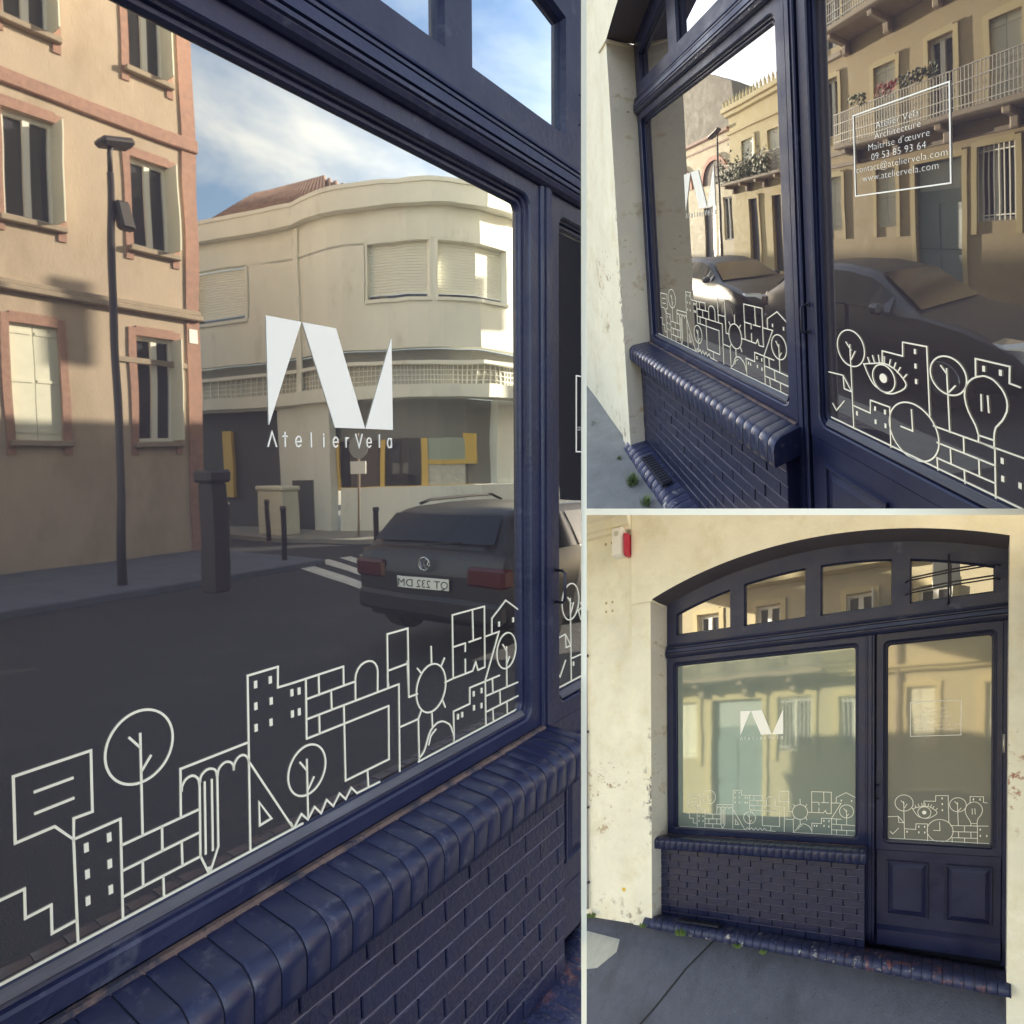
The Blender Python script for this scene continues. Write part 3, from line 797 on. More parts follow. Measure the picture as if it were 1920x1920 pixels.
def house(view, name, label, cat, u0, u1, v0, v1, w, wall, openings, depth=5, group=None):
    """openings: (kind, u0, u1, v0, v1)"""
    h = thing(name, label, cat, view, True, ((u0+u1)/2, v0, w), group)
    mb = walled(MB(), u0, u1, v0, v1, w, [o[1:5] for o in openings])
    for p in ([(u0, v0, w), (u0, v1, w), (u0, v1, w-depth), (u0, v0, w-depth)], [(u1, v0, w), (u1, v1, w), (u1, v1, w-depth), (u1, v0, w-depth)],
              [(u0, v1, w), (u1, v1, w), (u1, v1, w-depth), (u0, v1, w-depth)]): mb.face(p)
    mb.build('wall', wall, view, True, h)
    for kind, a, b, c, d in openings:
        g = w-.17
        if kind in ('win', 'winshut', 'bars'):
            mb = MB(); t = .085
            mb.box(a, a+t, c, d, g, g+.06).box(b-t, b, c, d, g, g+.06).box(a+t, b-t, c, c+t, g, g+.06).box(a+t, b-t, d-t, d, g, g+.06)
            mb.box((a+b)/2-t*.8, (a+b)/2+t*.8, c+t, d-t, g, g+.07)
            f = mb.build('window', WHITEP, view, True, h)
            MB().box(a, b, c, d, g-.02, g-.005).build('pane', DARKG, view, True, f)
            if kind == 'winshut':
                mb = MB(); mb.box(b-.03, b+.0, c+.02, d-.02, w-.16, w+.34)
                mb.build('shutter', SHUT, view, True, h)
            if kind == 'bars':
                mb = MB(); n = max(3, int((b-a)/.12))
                for i in range(n+1):
                    x = lerp(a+.02, b-.02, i/n); mb.box(x-.012, x+.012, c, d, w-.03, w-.006)
                mb.box(a, b, c+.12, c+.15, w-.028, w-.008).box(a, b, d-.15, d-.12, w-.028, w-.008)
                mb.build('window_bars', WHITEP, view, True, f)
        elif kind == 'shut':
            mb = MB(); m = (a+b)/2
            for x0, x1 in ((a, m-.008), (m+.008, b)):
                mb.box(x0, x1, c, d, w-.10, w-.06)
                for q in (c+.15, (c+d)/2, d-.2): mb.box(x0+.03, x1-.03, q, q+.06, w-.06, w-.045)
            mb.build('shutter', SHUT, view, True, h)
        elif kind == 'door':
            mb = MB(); m = (a+b)/2
            mb.box(a, b, c, d, w-.17, w-.12)
            for x0, x1 in ((a+.06, m-.03), (m+.03, b-.06)):
                hh = d-c
                mb.box(x0, x1, c+.1, c+hh*.3, w-.12, w-.10, .01).box(x0, x1, c+hh*.34, c+hh*.68, w-.12, w-.10, .01)
            dd = mb.build('door', TEAL, view, True, h)
            MB().box(a+.08, b-.08, d-(d-c)*.22, d-.06, w-.119, w-.112).build('pane', mat('pale_fanlight', (.45, .50, .48), .2), view, True, dd)
        elif kind == 'dark':
            MB().box(a, b, c, d, w-.17, w-.13).build('door', mat('dark_door', (.05, .045, .05), .5), view, True, h)
    return h
def trims(view, h, name, m, boxes, c=0):
    mb = MB()
    for b in boxes: mb.box(*b, c)
    return mb.build(name, m, view, True, h)
def surround(a, b, c, d, w, t=.17, q=.03):
    return [(a-t, a-.001, c-.3, d+t, w, w+q), (b+.001, b+t, c-.3, d+t, w, w+q), (a, b, d+.001, d+t+.04, w, w+q)]

# ---- close view: ochre corner house, lamp post, white rounded house, estate car
D = -12
OCHRE = mat('ochre_render', (.47, .375, .285), .9, .12, 1.1, .2, 20, spec=.2, sc=(1, .5, 1), stain=[((.36, .28, .20), .8, .5, .75)])
ow = [('winshut', 5.62, 6.52, 9.72, 11.6), ('winshut', 8.11, 9.03, 9.75, 11.6), ('winshut', 5.47, 6.50, 5.97, 8.0), ('winshut', 8.05, 9.03, 5.92, 7.9),
      ('shut', 5.45, 6.39, 1.62, 3.88), ('winshut', 8.05, 9.0, 1.6, 3.97), ('winshut', 3.0, 3.95, 5.97, 8.0), ('winshut', 3.0, 3.95, 9.72, 11.6), ('shut', 2.9, 3.9, 1.62, 3.88)]
oh = house('close', 'corner_house', 'ochre three storey corner house with red brick surrounds, reflected in the big window', 'house', 2, 9.70, -1, 13.2, D, OCHRE, ow)
for o in ow: trims('close', oh, 'brick_surround', BRICKR, surround(*o[1:5], D))
trims('close', oh, 'brick_corner', BRICKR, [(9.36, 9.73, -1, 13.2, D+.001, D+.036)])
for q in [(2, 9.76, 8.42, 8.72, D, D+.09), (2, 9.76, 12.9, 13.2, D, D+.2)]: trims('close', oh, 'string_course', BRICKR, [q], .02)
trims('close', oh, 'lower_string_course', STONE, [(2, 9.78, 4.48, 4.60, D, D+.16), (2, 9.74, 4.60, 4.72, D, D+.10), (7.6, 9.36, 3.35, 3.48, D, D+.04)], .02)
for o in ow: trims('close', oh, 'sill', STONE, [(o[1]-.12, o[2]+.16, o[3]-.13, o[3]-.01, D, D+.13)], .015)
trims('close', oh, 'street_number_plate', WHITEP, [(9.42, 9.66, 3.95, 4.28, D+.037, D+.05)])

CREAMW = mat('pale_rounded_wall', (.84, .84, .76), .85, .07, 1.2, .1, 20, spec=.2, sc=(1, .35, 1), stain=[((.55, .52, .42), 1.6, .58, .80)])
GREYB = mat('shade_band_grey', (.26, .26, .24), .85)
plan = [(13.55, -17.9), (14.10, -16.42), (14.39, -15.63), (14.75, -14.6), (14.97, -14.04), (14.92, -13.44), (14.93, -12.79), (15.05, -12.32), (15.31, -11.76), (15.56, -11.21), (15.86, -10.72), (16.25, -10.30),
        (16.61, -10.02), (16.89, -9.86), (17.66, -9.49), (18.84, -9.32), (19.6, -9.3), (22.92, -9.5), (25.9, -9.8), (29, -10.4)]
wh = thing('rounded_corner_house', 'pale house with curved front and yellow shop window frames, reflected in the big window', 'house', 'close', True, (17, -1, -11))
def band(s0, s1, v0, v1, o0, o1=None, m=8):
    """piece of the curved front between plan stations s0..s1 (index floats), v0..v1, from offset o0 to o1"""
    def at(s, off):
        i = min(int(s), len(plan)-2); t = s-i
        a, b = Vector(plan[i]), Vector(plan[i+1]); p = a.lerp(b, t)
        ia, ib = max(i-1, 0), min(i+2, len(plan)-1)
        d = (Vector(plan[ib])-Vector(plan[ia])).normalized(); n = Vector((-d.y, d.x))
        if n.y < 0: n = -n
        if s < 4.5: n = Vector((-.94, .34))
        return p+n*off
    st = [s0]+[x for x in range(int(s0)+1, int(math.ceil(s1)))]+[s1]
    mb = MB(); rings = []
    for s in st:
        a, b = at(s, o0), at(s, o1 if o1 is not None else o0-.3)
        rings.append([(a.x, v0, a.y), (a.x, v1, a.y), (b.x, v1, b.y), (b.x, v0, b.y)])
    mb.loops(rings, True, True)
    return mb
def bb(name, m, *a, par=None): return band(*a).build(name, m, 'close', True, par if par is not None else wh)
def join(name, m, specs, par=None):
    mb = MB()
    for sp in specs:
        b2 = band(*sp); me = bpy.data.meshes.new('t'); b2.bm.to_mesh(me); mb.bm.from_mesh(me); bpy.data.meshes.remove(me); b2.bm.free()
    return mb.build(name, m, 'close', True, par if par is not None else wh)
E_ = 19
# stations: px 370=0 415=1 460=2 520=3 555=4 580=5 610=6 640=7 680=8 720=9 760=10 800=11 830=12 850=13 900=14 950=15 975=16
join('wall', CREAMW, [(0, E_, 7.55, 9.0, 0), (0, E_, 4.40, 5.80, 0), (0, .2, 5.8, 7.55, 0), (11.2, 11.52, 5.8, 7.55, 0), (2, 17.4, 7.49, 7.56, 0), (17.3, 18.0, 7.49, 7.56, 0), (2.05, 8, 5.8, 7.55, 0), (15.2, 17.3, 5.8, 7.55, 0), (18, E_, 5.8, 7.55, 0),
    (0, 3.6, 2.85, 3.3, .0), (6.5, E_, -1, .3, 0), (2.9, 5.9, -1, 2.95, 0), (15, E_, .3, 2.95, -.35)])
join('cornice', CREAMW, [(0, E_, 8.45, 9.0, .32, .01), (0, E_, 9.0, 9.12, .36, .0)])
join('downpipe', CREAMW, [(3.9, 4.25, 3.3, 8.4, .10, .005)])
join('grey_shade_band', GREYB, [(0, E_, 3.98, 4.40, -.35)])  # shade of the set-back strip, put in as grey colour
join('canopy', CREAMW, [(0, E_, 2.92, 3.30, .30, -.3), (0, E_, 3.92, 4.02, .10, -.3)])
gb = MB()
join('glass_block_strip', mat('glass_blocks', (.42, .42, .36), .3, .15, 9), [(0, E_, 3.30, 3.92, -.12)])
specs = []
for i in range(0, 95): specs.append((i*.2, i*.2+.025, 3.30, 3.92, -.09, -.13))
for v in (3.46, 3.61, 3.76): specs.append((0, E_, v, v+.02, -.09, -.13))
join('block_joints', WHITEP, specs)
def roller(s0, s1, v0, v1):
    f = join('window', CREAMW, [(s0, s1, v0-.10, v0, .07, -.2), (s0, s0+.1, v0, v1, .02, -.25), (s1-.1, s1, v0, v1, .02, -.25)])
    sp = []; v = v0+.16
    while v < v1: sp.append((s0+.1, s1-.1, v, min(v+.075, v1), -.20, -.24)); v += .085
    join('roller_shutter', mat('roller_slats', (.80, .79, .70), .6), sp, f)
    join('pane', DARKG, [(s0+.1, s1-.1, v0, v0+.15, -.23, -.26)], f)
roller(.25, 2.0, 5.82, 7.5); roller(8.05, 11.22, 5.85, 7.5); roller(11.5, 15.15, 5.85, 7.5); roller(17.35, 17.95, 5.85, 7.5)
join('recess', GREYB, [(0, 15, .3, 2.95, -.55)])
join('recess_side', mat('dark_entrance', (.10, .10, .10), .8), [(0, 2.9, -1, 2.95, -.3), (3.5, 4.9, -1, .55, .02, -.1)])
YEL = mat('yellow_frame', (.72, .50, .13), .6)
join('shop_window_frame', YEL, [(6.05, 6.2, .25, 1.85, -.25, -.35), (8.6, 8.8, .3, 1.75, -.25, -.35), (10.6, 11.0, .3, 1.75, -.25, -.35), (6.05, 13.9, .22, .32, -.25, -.35), (13.6, 14.1, .95, 1.9, -.25, -.35), (11.0, 13.6, .95, 1.08, -.25, -.35), (.85, 1.1, 0, 2.2, -.1, -.28)])
join('shop_window', DARKG, [(6.2, 8.6, .32, 1.75, -.32, -.36), (8.8, 10.6, .32, 1.75, -.32, -.36)])
join('painted_panel', mat('mottled_panel', (.62, .60, .50), .8, .2, 10), [(11.0, 13.6, .32, .95, -.29, -.36)])
join('blind', mat('green_blind', (.40, .46, .38), .6), [(11.0, 13.6, 1.08, 1.75, -.29, -.36)])
# its tiled roof behind the parapet
mb = MB()
eL, eR, rR, rL, hp = Vector((14.48, 9.45, -17.6)), Vector((16.44, 9.70, -14.2)), Vector((17.55, 11.02, -15.2)), Vector((16.1, 10.6, -16.9)), Vector((17.3, 9.8, -13.2))
mb.face([eL, eR, rR, rL]); mb.face([eR, hp, rR]); mb.face([hp, (20, 9.6, -14.5), rR])
for i in range(26):
    t = i/25; mb.tube([eL.lerp(eR, t)+Vector((-.03, -.02, .03)), rL.lerp(rR, t)+Vector((0, .04, 0))], .085, 6)
for i in range(7):
    t = i/6; mb.tube([eR.lerp(hp, t), rR.lerp(hp, t*.9)+Vector((0, .03, 0))], .08, 6)
mb.build('roof', TILE, 'close', True, wh)

def lamp_post(view, u, w, v1, label, arm=-.5, r=.07, sg=True):
    t = thing('street_lamp', label, 'street lamp', view, True, (u, -1, w))
    MB().tube([(u, -1, w), (u, 0, w), (u, v1, w)], [r*1.2, r, r*.75], 12).build('pole', LAMPM, view, True, t)
    mb = MB(); mb.tube([(u, v1, w), (u+.02, v1+.35, w), (u+arm*.2, v1+.5, w)], r*.6, 8)
    mb.build('arm', LAMPM, view, True, t)
    mb = MB(); mb.box(u+arm, u-arm*.4, v1+.42, v1+.58, w-.16, w+.16, .06, lambda p: (p[0], p[1]+(p[0]-u)*.25, p[2]))
    mb.build('lamp_head', LAMPM, view, True, t)
    if sg:
        mb = MB(); mb.box(u-.1, u+.16, v1-.9, v1-.45, w-.08, w+.12, .04, lambda p: (p[0]-(p[1]-v1)*.25, p[1], p[2])); mb.build('bracket_box', LAMPM, view, True, t)
    return t
lamp_post('close', 5.78, -9, 5.9, 'dark street lamp post in front of the ochre corner house reflected at the left', .42)
def bollard(u, w, h, label, group='dark bollards along the reflected kerb', view='close', r=.06):
    mb = MB(); mb.tube([(u, -1, w), (u, -1+h-.08, w), (u, -1+h-.07, w), (u, -1+h, w)], [r, r, r*1.25, r*1.1], 12)
    tag(mb.build('bollard', LAMPM, view, True), label, 'bollard', group)
bollard(9.35, -9.02, 1.15, 'dark bollard beside the zebra crossing reflected in the big window')
bollard(11.7, -8.5, 1.0, 'dark bollard in front of the sunlit curved wall, beside the reflected estate car')
bollard(10.6, -12.3, 1.1, 'dark bollard left of the pale utility cabinet in the reflection')
bollard(11.9, -12.3, 1.1, 'dark bollard right in front of the pale utility cabinet in the reflection')
pm = thing('parking_meter', 'dark square ticket machine post standing in shade left of the zebra crossing', 'ticket machine', 'close', True, (6.3, -1, -7.25))
MB().box(6.1, 6.42, -1, .72, -7.4, -7.1, .03).build('body', LAMPM, 'close', True, pm)
MB().box(6.05, 6.47, .72, .92, -7.45, -7.05, .04).build('cap', LAMPM, 'close', True, pm)
cb = thing('utility_cabinet', 'pale sunlit utility cabinet on the pavement in the reflection', 'cabinet', 'close', True, (13.6, -1, -14))
mb = MB(); mb.box(13.0, 13.7, -1, .28, -13.9, -12.9, .03); mb.box(12.95, 13.75, .28, .42, -13.95, -12.85, .04)
mb.build('body', mat('cabinet_paint', (.70, .68, .55), .7, .08), 'close', True, cb)
for a in (-13.85, -13.38): MB().box(12.985, 12.999, -.85, .2, a, a+.42).build('door', mat('cabinet_paint', (.7, .68, .55)), 'close', True, cb)
sg = thing('road_sign', 'round road sign on a thin pole before the reflected curved wall', 'road sign', 'close', True, (13.9, -1, -10.9))
MB().tube([(13.9, -1, -10.9), (13.9, 1.9, -10.9)], .035, 8).build('pole', STONE, 'close', True, sg)
mb = MB(); mb.loops([[(13.9+dx, 1.5+.33*math.cos(i*math.pi/12), -10.85+.33*math.sin(i*math.pi/12)) for i in range(24)] for dx in (-.03, -.05)], True, True)
mb.build('disc', mat('sign_grey', (.30, .30, .28), .5), 'close', True, sg)
MB().box(13.84, 13.88, .75, 1.1, -11.15, -10.6, .005).build('lower_plate', WHITEP, 'close', True, sg)

# street of the close view
def sheet(view, name, m, pts, v, far=True):
    return struct(MB().face([(a, v, b) for a, b in pts]).build(name, m, view, far))
def grid_ground(view, name, m, u0, u1, w0, w1, v=-1.05, nu=8, nw=6, far=True):
    mb = MB()
    for i in range(nu):
        for j in range(nw):
            mb.face([(lerp(u0, u1, i/nu), v, lerp(w0, w1, j/nw)), (lerp(u0, u1, (i+1)/nu), v, lerp(w0, w1, j/nw)), (lerp(u0, u1, (i+1)/nu), v, lerp(w0, w1, (j+1)/nw)), (lerp(u0, u1, i/nu), v, lerp(w0, w1, (j+1)/nw))])
    return struct(mb.build(name, m, view, far))
grid_ground('close', 'road', ASPH, -4, 34, -.6, -24, -1.12)
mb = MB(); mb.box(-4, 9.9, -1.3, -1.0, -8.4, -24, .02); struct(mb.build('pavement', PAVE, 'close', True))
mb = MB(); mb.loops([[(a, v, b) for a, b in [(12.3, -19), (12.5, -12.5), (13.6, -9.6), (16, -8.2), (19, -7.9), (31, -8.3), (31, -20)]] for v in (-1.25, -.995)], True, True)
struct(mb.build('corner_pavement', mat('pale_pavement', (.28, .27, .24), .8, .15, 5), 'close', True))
mb = MB()
for i in range(6):
    a = 7.9+i*.72
    mb.face([(a, -1.112, -5.6), (a+.36, -1.112, -5.6), (a+1.9, -1.112, -8.9), (a+1.5, -1.112, -8.9)])
struct(mb.build('zebra_crossing', PAINTW, 'close', True))

def car(view, label, u0, w0, L, W, H, colour, style='hatch', heading=1, base=-1.05, rearplate=None, badge=False, side=1):
    """heading +1: nose towards +u. built along x = 0 (rear) .. L (nose)"""
    t = thing('parked_car', label, 'car', view, True, (u0+heading*L/2, base, w0), 'cars parked along the street')
    if style == 'estate': prof = [(0, .45, .80, .80), (.06, .35, .98, 1.0), (.12, .28, 1.02, 1.08), (.42, .25, .99, 1.40), (.6, .24, .98, H), (1.2, .2, .97, H+.02), (2.2, .2, .95, H), (2.75, .2, .94, H-.06), (3.55, .2, .93, .96), (4.3, .22, .84, .86), (L-.12, .28, .70, .71), (L, .38, .55, .56)]
    else: prof = [(0, .45, .78, .78), (.08, .30, .95, .98), (.2, .27, .98, 1.04), (.7, .22, .96, H-.09), (1.1, .2, .95, H), (1.9, .2, .93, H), (2.4, .2, .92, H-.08), (3.15, .2, .92, .95), (3.7, .22, .84, .86), (L-.15, .28, .70, .71), (L, .38, .55, .56)]
    k = L/prof[-1][0]
    def X(x, y, z): return (u0+heading*x, base+z, w0+y)
    def sec(p, out=0):
        x, zb, zs, zr = p; e = min(1, (x+.15)/.45, (L-x+.12)/.6); b = W/2*(.80+.20*math.sqrt(max(0, e)))
        rh = b-.02 if zr-zs < .06 else b-.13-.22*(zr-zs)
        y = [b*.88, b*.99, b, b*.985, rh+(.0 if zr-zs < .06 else 0), rh*.8]
        z = [zb, zb+.12, (zb+zs)/2+.08, zs, zr-.04 if zr-zs > .06 else zs+(zr-zs)*.6, zr]
        P = [(a, c) for a, c in zip(y, z)]
        return [(x, a, c) for a, c in P]+[(x, -a, c) for a, c in reversed(P)]
    # resample smoothly
    S_ = []
    for a, b in zip(prof, prof[1:]):
        for i in range(3): S_.append(tuple(lerp(p, q, i/3) for p, q in zip(a, b)))
    S_.append(prof[-1])
    mb = MB(); mb.loops([[X(*p) for p in sec(s)] for s in S_], True, True, True)
    body = mb.build('body', colour, view, True, t)
    # side windows, windscreen and rear window: the glazed belt between shoulder and roof
    gl = MB()
    roofs = [s for s in prof if s[3]-s[2] > .3]
    xa, xb = roofs[0][0], roofs[-1][0]
    for sgn in (1, -1):
        for a, b in ((xa+.08, (xa+xb)/2-.12), ((xa+xb)/2-.04, xb+.35)):
            q = []
            def S2(x):
                for p, r in zip(prof, prof[1:]):
                    if p[0] <= x <= r[0]:
                        tt = (x-p[0])/(r[0]-p[0]); return tuple(lerp(m, n, tt) for m, n in zip(p, r))
                return prof[-1]
            n = 6; lo = []; hi = []
            for i in range(n+1):
                x = lerp(a, b, i/n); s = sec(S2(x)); y3, z3 = s[3][1], s[3][2]; y4, z4 = s[4][1], s[4][2]
                lo.append(X(x, sgn*(lerp(y3, y4, .10)+.012), lerp(z3, z4, .10))); hi.append(X(x, sgn*(lerp(y3, y4, .88)+.012), lerp(z3, z4, .88)))
            for i in range(n): gl.face([lo[i], lo[i+1], hi[i+1], hi[i]])
    gl.build('side_windows', CARG, view, True, t)
    ri = [i for i, s in enumerate(prof) if s[3]-s[2] > .3]
    for nm, i0, i1, d in (('rear_window', ri[0]-1, ri[0] if style == 'estate' else ri[0], -1), ('windscreen', ri[-1], ri[-1]+1, 1)):
        p0, p1 = prof[i0], prof[i1]
        gl = MB(); a = lerp(p0[0], p1[0], .08); b = lerp(p0[0], p1[0], .92); za = lerp(p0[3], p1[3], .08)+.02; zb = lerp(p0[3], p1[3], .92)+.02
        ya, yb = (W/2-.20, W/2-.28) if d < 0 else (W/2-.30, W/2-.16)
        off = d*.02
        gl.face([X(a+off, -ya, za), X(a+off, ya, za), X(b+off, yb, zb), X(b+off, -yb, zb)])
        gl.build(nm, CARG, view, True, t)
    for x in (.78*k, (L-.85)):
        for sgn in (1, -1):
            y = sgn*(W/2-.10)
            mb = MB(); mb.tube([X(x, y-.10, .31), X(x, y+.10, .31)], .31, 20); wl = mb.build('wheel', TYRE, view, True, t)
            mb = MB(); mb.tube([X(x, y-.108, .31), X(x, y+.108, .31)], .19, 16); mb.build('rim', CHROME, view, True, wl)
    for sgn in (1, -1):
        mb = MB(); c = W/2
        mb.box(-.03, .16, .72, .92, c-.42, c-.03, .03, lambda p: X(p[0], sgn*p[2], p[1])); mb.build('tail_light', REDL, view, True, t)
        mb = MB(); mb.box(L-.42, L-.06, .60, .76, c-.42, c-.06, .04, lambda p: X(p[0]-(p[2]-c+.42)*.55, sgn*p[2], p[1]+.02)); mb.build('headlight', LENS, view, True, t)
        mb = MB(); mb.box(L-1.75, L-1.58, .93, 1.06, c+.0, c+.16, .04, lambda p: X(p[0], sgn*p[2], p[1])); mb.build('mirror', colour, view, True, t)
    mb = MB(); mb.box(-.06, .1, .36, .58, -W/2+.06, W/2-.06, .04, lambda p: X(p[0], p[2], p[1])); mb.build('rear_bumper', colour, view, True, t)
    mb = MB(); mb.box(L-.12, L+.03, .30, .42, -W/2+.25, W/2-.25, .03, lambda p: X(p[0], p[2], p[1])); mb.build('grille', TYRE, view, True, t)
    if rearplate:
        mb = MB(); mb.box(-.048, -.035, .655, .775, -.29, .29, .003, lambda p: X(p[0], p[2], p[1])); pl = mb.build('number_plate', WHITEP, view, True, t)
        mb = MB(); text_mesh(mb, rearplate, .115, 0, .672, lambda a, b: X(-.051, a, b), .0, flip=True)
        mb.build('plate_characters', TYRE, view, True, pl)
    if style == 'estate':
        mb = MB(); mb.tube([X(-.02, 0, 1.10), X(.10, .35, 1.14)], .01, 6); mb.build('rear_wiper', TYRE, view, True, t)
        for sgn in (1, -1):
            mb = MB(); mb.tube([X(.75, sgn*(W/2-.30), H+.02), X(.95, sgn*(W/2-.30), H+.06), X(2.3, sgn*(W/2-.30), H+.06), X(2.5, sgn*(W/2-.30), H-.01)], .018, 8); mb.build('roof_rail', TYRE, view, True, t)
    if badge:
        mb = MB()
        ring = [X(-.035, .065*math.cos(i*math.pi/12), .915+.065*math.sin(i*math.pi/12)) for i in range(25)]
        mb.tube(ring, .007, 6)
        for st in ([(-.03, .055), (0, .008), (.03, .055)], [(-.052, .03), (-.028, -.052), (0, .0), (.028, -.052), (.052, .03)]):
            mb.tube([X(-.035, a, .915+b) for a, b in st], .006, 6)
        mb.build('badge', CHROME, view, True, t)
    return t
car('close', 'dark grey estate car seen from behind, reflected at the right of the big window', 5.35, -2.82, 4.6, 1.78, 1.46, mat('grey_car_paint', (.024, .023, .026), .35, spec=.35), 'estate', 1, -1.0, 'QT 232 DM', True)

# unseen blocks added up the shop's side, tops stepped to shade road and houses
rw = thing('shade_row', 'unseen row of house-like blocks added up the shop side to shade the street', 'house', 'close', True, (26, -1, -2.9))
for a, b, h, h2 in ((9.8, 16, 8.4, 8.4), (16, 22, 8.9, 8.9), (22, 28.5, 8.4, 8.4), (28.51, 30.3, 4.0, 4.1), (30.31, 35, 4.2, 9.0), (35.01, 50, 9.3, 9.3)):
    mb = MB(); mb.loops([[(a, -1.1, q), (a, h, q), (b-.01, h2, q), (b-.01, -1.1, q)] for q in (-2.9, -2.3)], True, True); mb.build('wall', YSTONE_, 'close', True, rw)
    mb = MB()
    for i in range(int((b-a)/2.2)):
        for q in range(4): mb.box(a+.7+i*2.2, a+1.6+i*2.2, q*3.0+.5, q*3.0+2.3, -2.93, -2.9)
    if b-a > 2.2: mb.build('shutters', SHUT, 'close', True, rw)

# ---- slant view: street reflected in the upper right panel
STONEW = mat('warm_stone_wall', (.50, .40, .24), .88, .12, 3, .25, 25, spec=.2)
YSTONE = mat('yellow_stone_wall', (.60, .50, .28), .88, .1, 3, .25, 25, spec=.2)
D2 = -8
op = [('win', -6.0, -5.2, 6.95, 8.6), ('win', -6.06, -5.42, 4.1, 6.0), ('shut', -6.15, -5.38, .98, 2.75), ('shut', -3.94, -3.2, 3.65, 5.7), ('shut', -3.96, -3.25, 1.0, 2.72),
      ('win', -2.15, -1.45, 3.65, 5.75), ('shut', -.6, .1, 3.65, 5.6), ('door', -2.6, -1.28, -.85, 2.66), ('bars', -.92, -.05, 1.0, 2.76), ('shut', 1.2, 1.9, 3.65, 5.6), ('bars', 1.2, 2.0, 1.0, 2.76)]
bh = house('slant', 'balcony_house', 'tall sandstone house with two iron balconies and closed shutters, reflected in the door glass', 'house', -7.3, 3.2, -1.05, 10.2, D2, STONEW, op)
for q in [(-7.3, -5.1, 6.52, 6.68, D2, D2+.14), (-7.3, 3.2, 3.02, 3.14, D2, D2+.10), (-7.3, -4.7, 3.40, 3.52, D2, D2+.10)]: trims('slant', bh, 'string_course', STONE, [q], .01)
for o in op: trims('slant', bh, 'window_surround', YSTONE, surround(*o[1:5], D2, .13, .04))
def balcony(view, h, u0, u1, v, w, dep=.75, solid=False, flowers=True):
    b = MB().box(u0, u1, v-.14, v, w, w+dep, .02).build('balcony', STONE, view, True, h)
    mb = MB()
    n = int((u1-u0)/.085)
    for i in range(n+1):
        x = lerp(u0+.03, u1-.03, i/n); mb.box(x-.011, x+.011, v, v+.92, w+dep-.05, w+dep-.028)
        if i < n and i % 2 == 0: mb.tube([(x+.085+.035*math.cos(q*math.pi/4), v+.45+.05*math.sin(q*math.pi/4), w+dep-.04) for q in range(9)], .006, 4)
    for q in (.08, .30, .62, .92): mb.box(u0, u1, v+q-.012, v+q+.012, w+dep-.055, w+dep-.022)
    mb.build('railing', mat('grey_iron_railing', (.30, .28, .25), .6), view, True, b)
    mb = MB()
    x = u0+.3
    while x < u1:
        mb.box(x-.1, x+.1, v-.55, v-.14, w, w+.22, .03).box(x-.1, x+.1, v-.30, v-.14, w+.2, w+dep-.12, .03); x += 1.55
    mb.build('consoles', STONE, view, True, b)
balcony('slant', bh, -4.95, 3.1, 3.56, D2)
balcony('slant', bh, -5.2, 3.1, 6.98, D2, 1.0)
for i, (x, c) in enumerate(((-3.9, (.10, .12, .05)), (-2.9, (.40, .04, .04)), (-2.2, (.06, .08, .05)), (-1.7, (.08, .10, .05)))):
    r_ = random.Random(i); mb = MB()
    for q in range(90): 
        a, b_, d = x+r_.uniform(-.3, .3), 4.45+r_.uniform(0, .28), D2+.8+r_.uniform(-.1, .1); e = .05
        mb.face([(a-e, b_, d), (a+e*r_.random(), b_+e, d+e*r_.uniform(-1, 1)), (a, b_+e*2, d)])
    f = mb.build('flower_box', mat('plants%d' % i, c, .8), 'slant', True)
    tag(f, ['trailing plant box at the far end of the reflected balcony', 'red flowering box on the reflected balcony rail', 'dark green leafy box beside the red flowers on the reflected balcony', 'small green plant box in front of the white balcony window'][i], 'flower box', 'plant boxes on the balcony')
op = [('shut', -14.7, -13.5, 4.0, 6.1), ('shut', -12.2, -11.3, 4.0, 6.1), ('dark', -14.2, -13.3, -.9, 2.95), ('dark', -12.1, -11.3, -.9, 2.9), ('shut', -9.8, -8.9, 4.0, 6.1), ('dark', -9.8, -8.9, -.9, 2.9)]
yh = house('slant', 'yellow_terrace_house', 'yellow sunlit terraced house with crested cornice and planted balcony, reflected in the slanting window', 'house', -16.03, -7.4, -1.05, 8.2, -10, YSTONE, op)
trims('slant', yh, 'cornice', YSTONE, [(-16.1, -7.4, 7.7, 7.9, -10, -9.75), (-16.2, -7.4, 7.9, 8.15, -10, -9.6), (-16.1, -7.4, 6.7, 6.85, -10, -9.85)], .02)
mb = MB()
for i in range(26):
    x = -16+i*.34; mb.box(x, x+.12, 8.15, 8.45, -9.75, -9.65).tube([(x+.06, 8.4, -9.7), (x+.06, 8.62, -9.7)], [.07, .01], 6)
mb.build('roof_crest', YSTONE, 'slant', True, yh)
for o in op: trims('slant', yh, 'window_surround', YSTONE, surround(*o[1:5], -10, .16, .05))
balcony('slant', yh, -15.9, -8.6, 3.9, -10, .8)
r_ = random.Random(5); mb = MB()
for q in range(900):
    a, b_, d = r_.uniform(-15.9, -11), 3.85+abs(r_.gauss(0, .5)), -9.1+r_.uniform(-.2, .25); e = r_.uniform(.05, .11)
    mb.face([(a-e, b_, d), (a+e, b_+e*r_.uniform(-1, 1), d+e*r_.uniform(-1, 1)), (a, b_+e*1.6, d)])
o = mb.build('balcony_plants', mat('balcony_leaves', (.10, .12, .05), .8, .3, 8), 'slant', True); tag(o, 'mass of green plants trailing over the balcony of the yellow house', 'plants')
ARC = mat('cream_arcade_wall', (.62, .53, .36), .88, .08, 3)
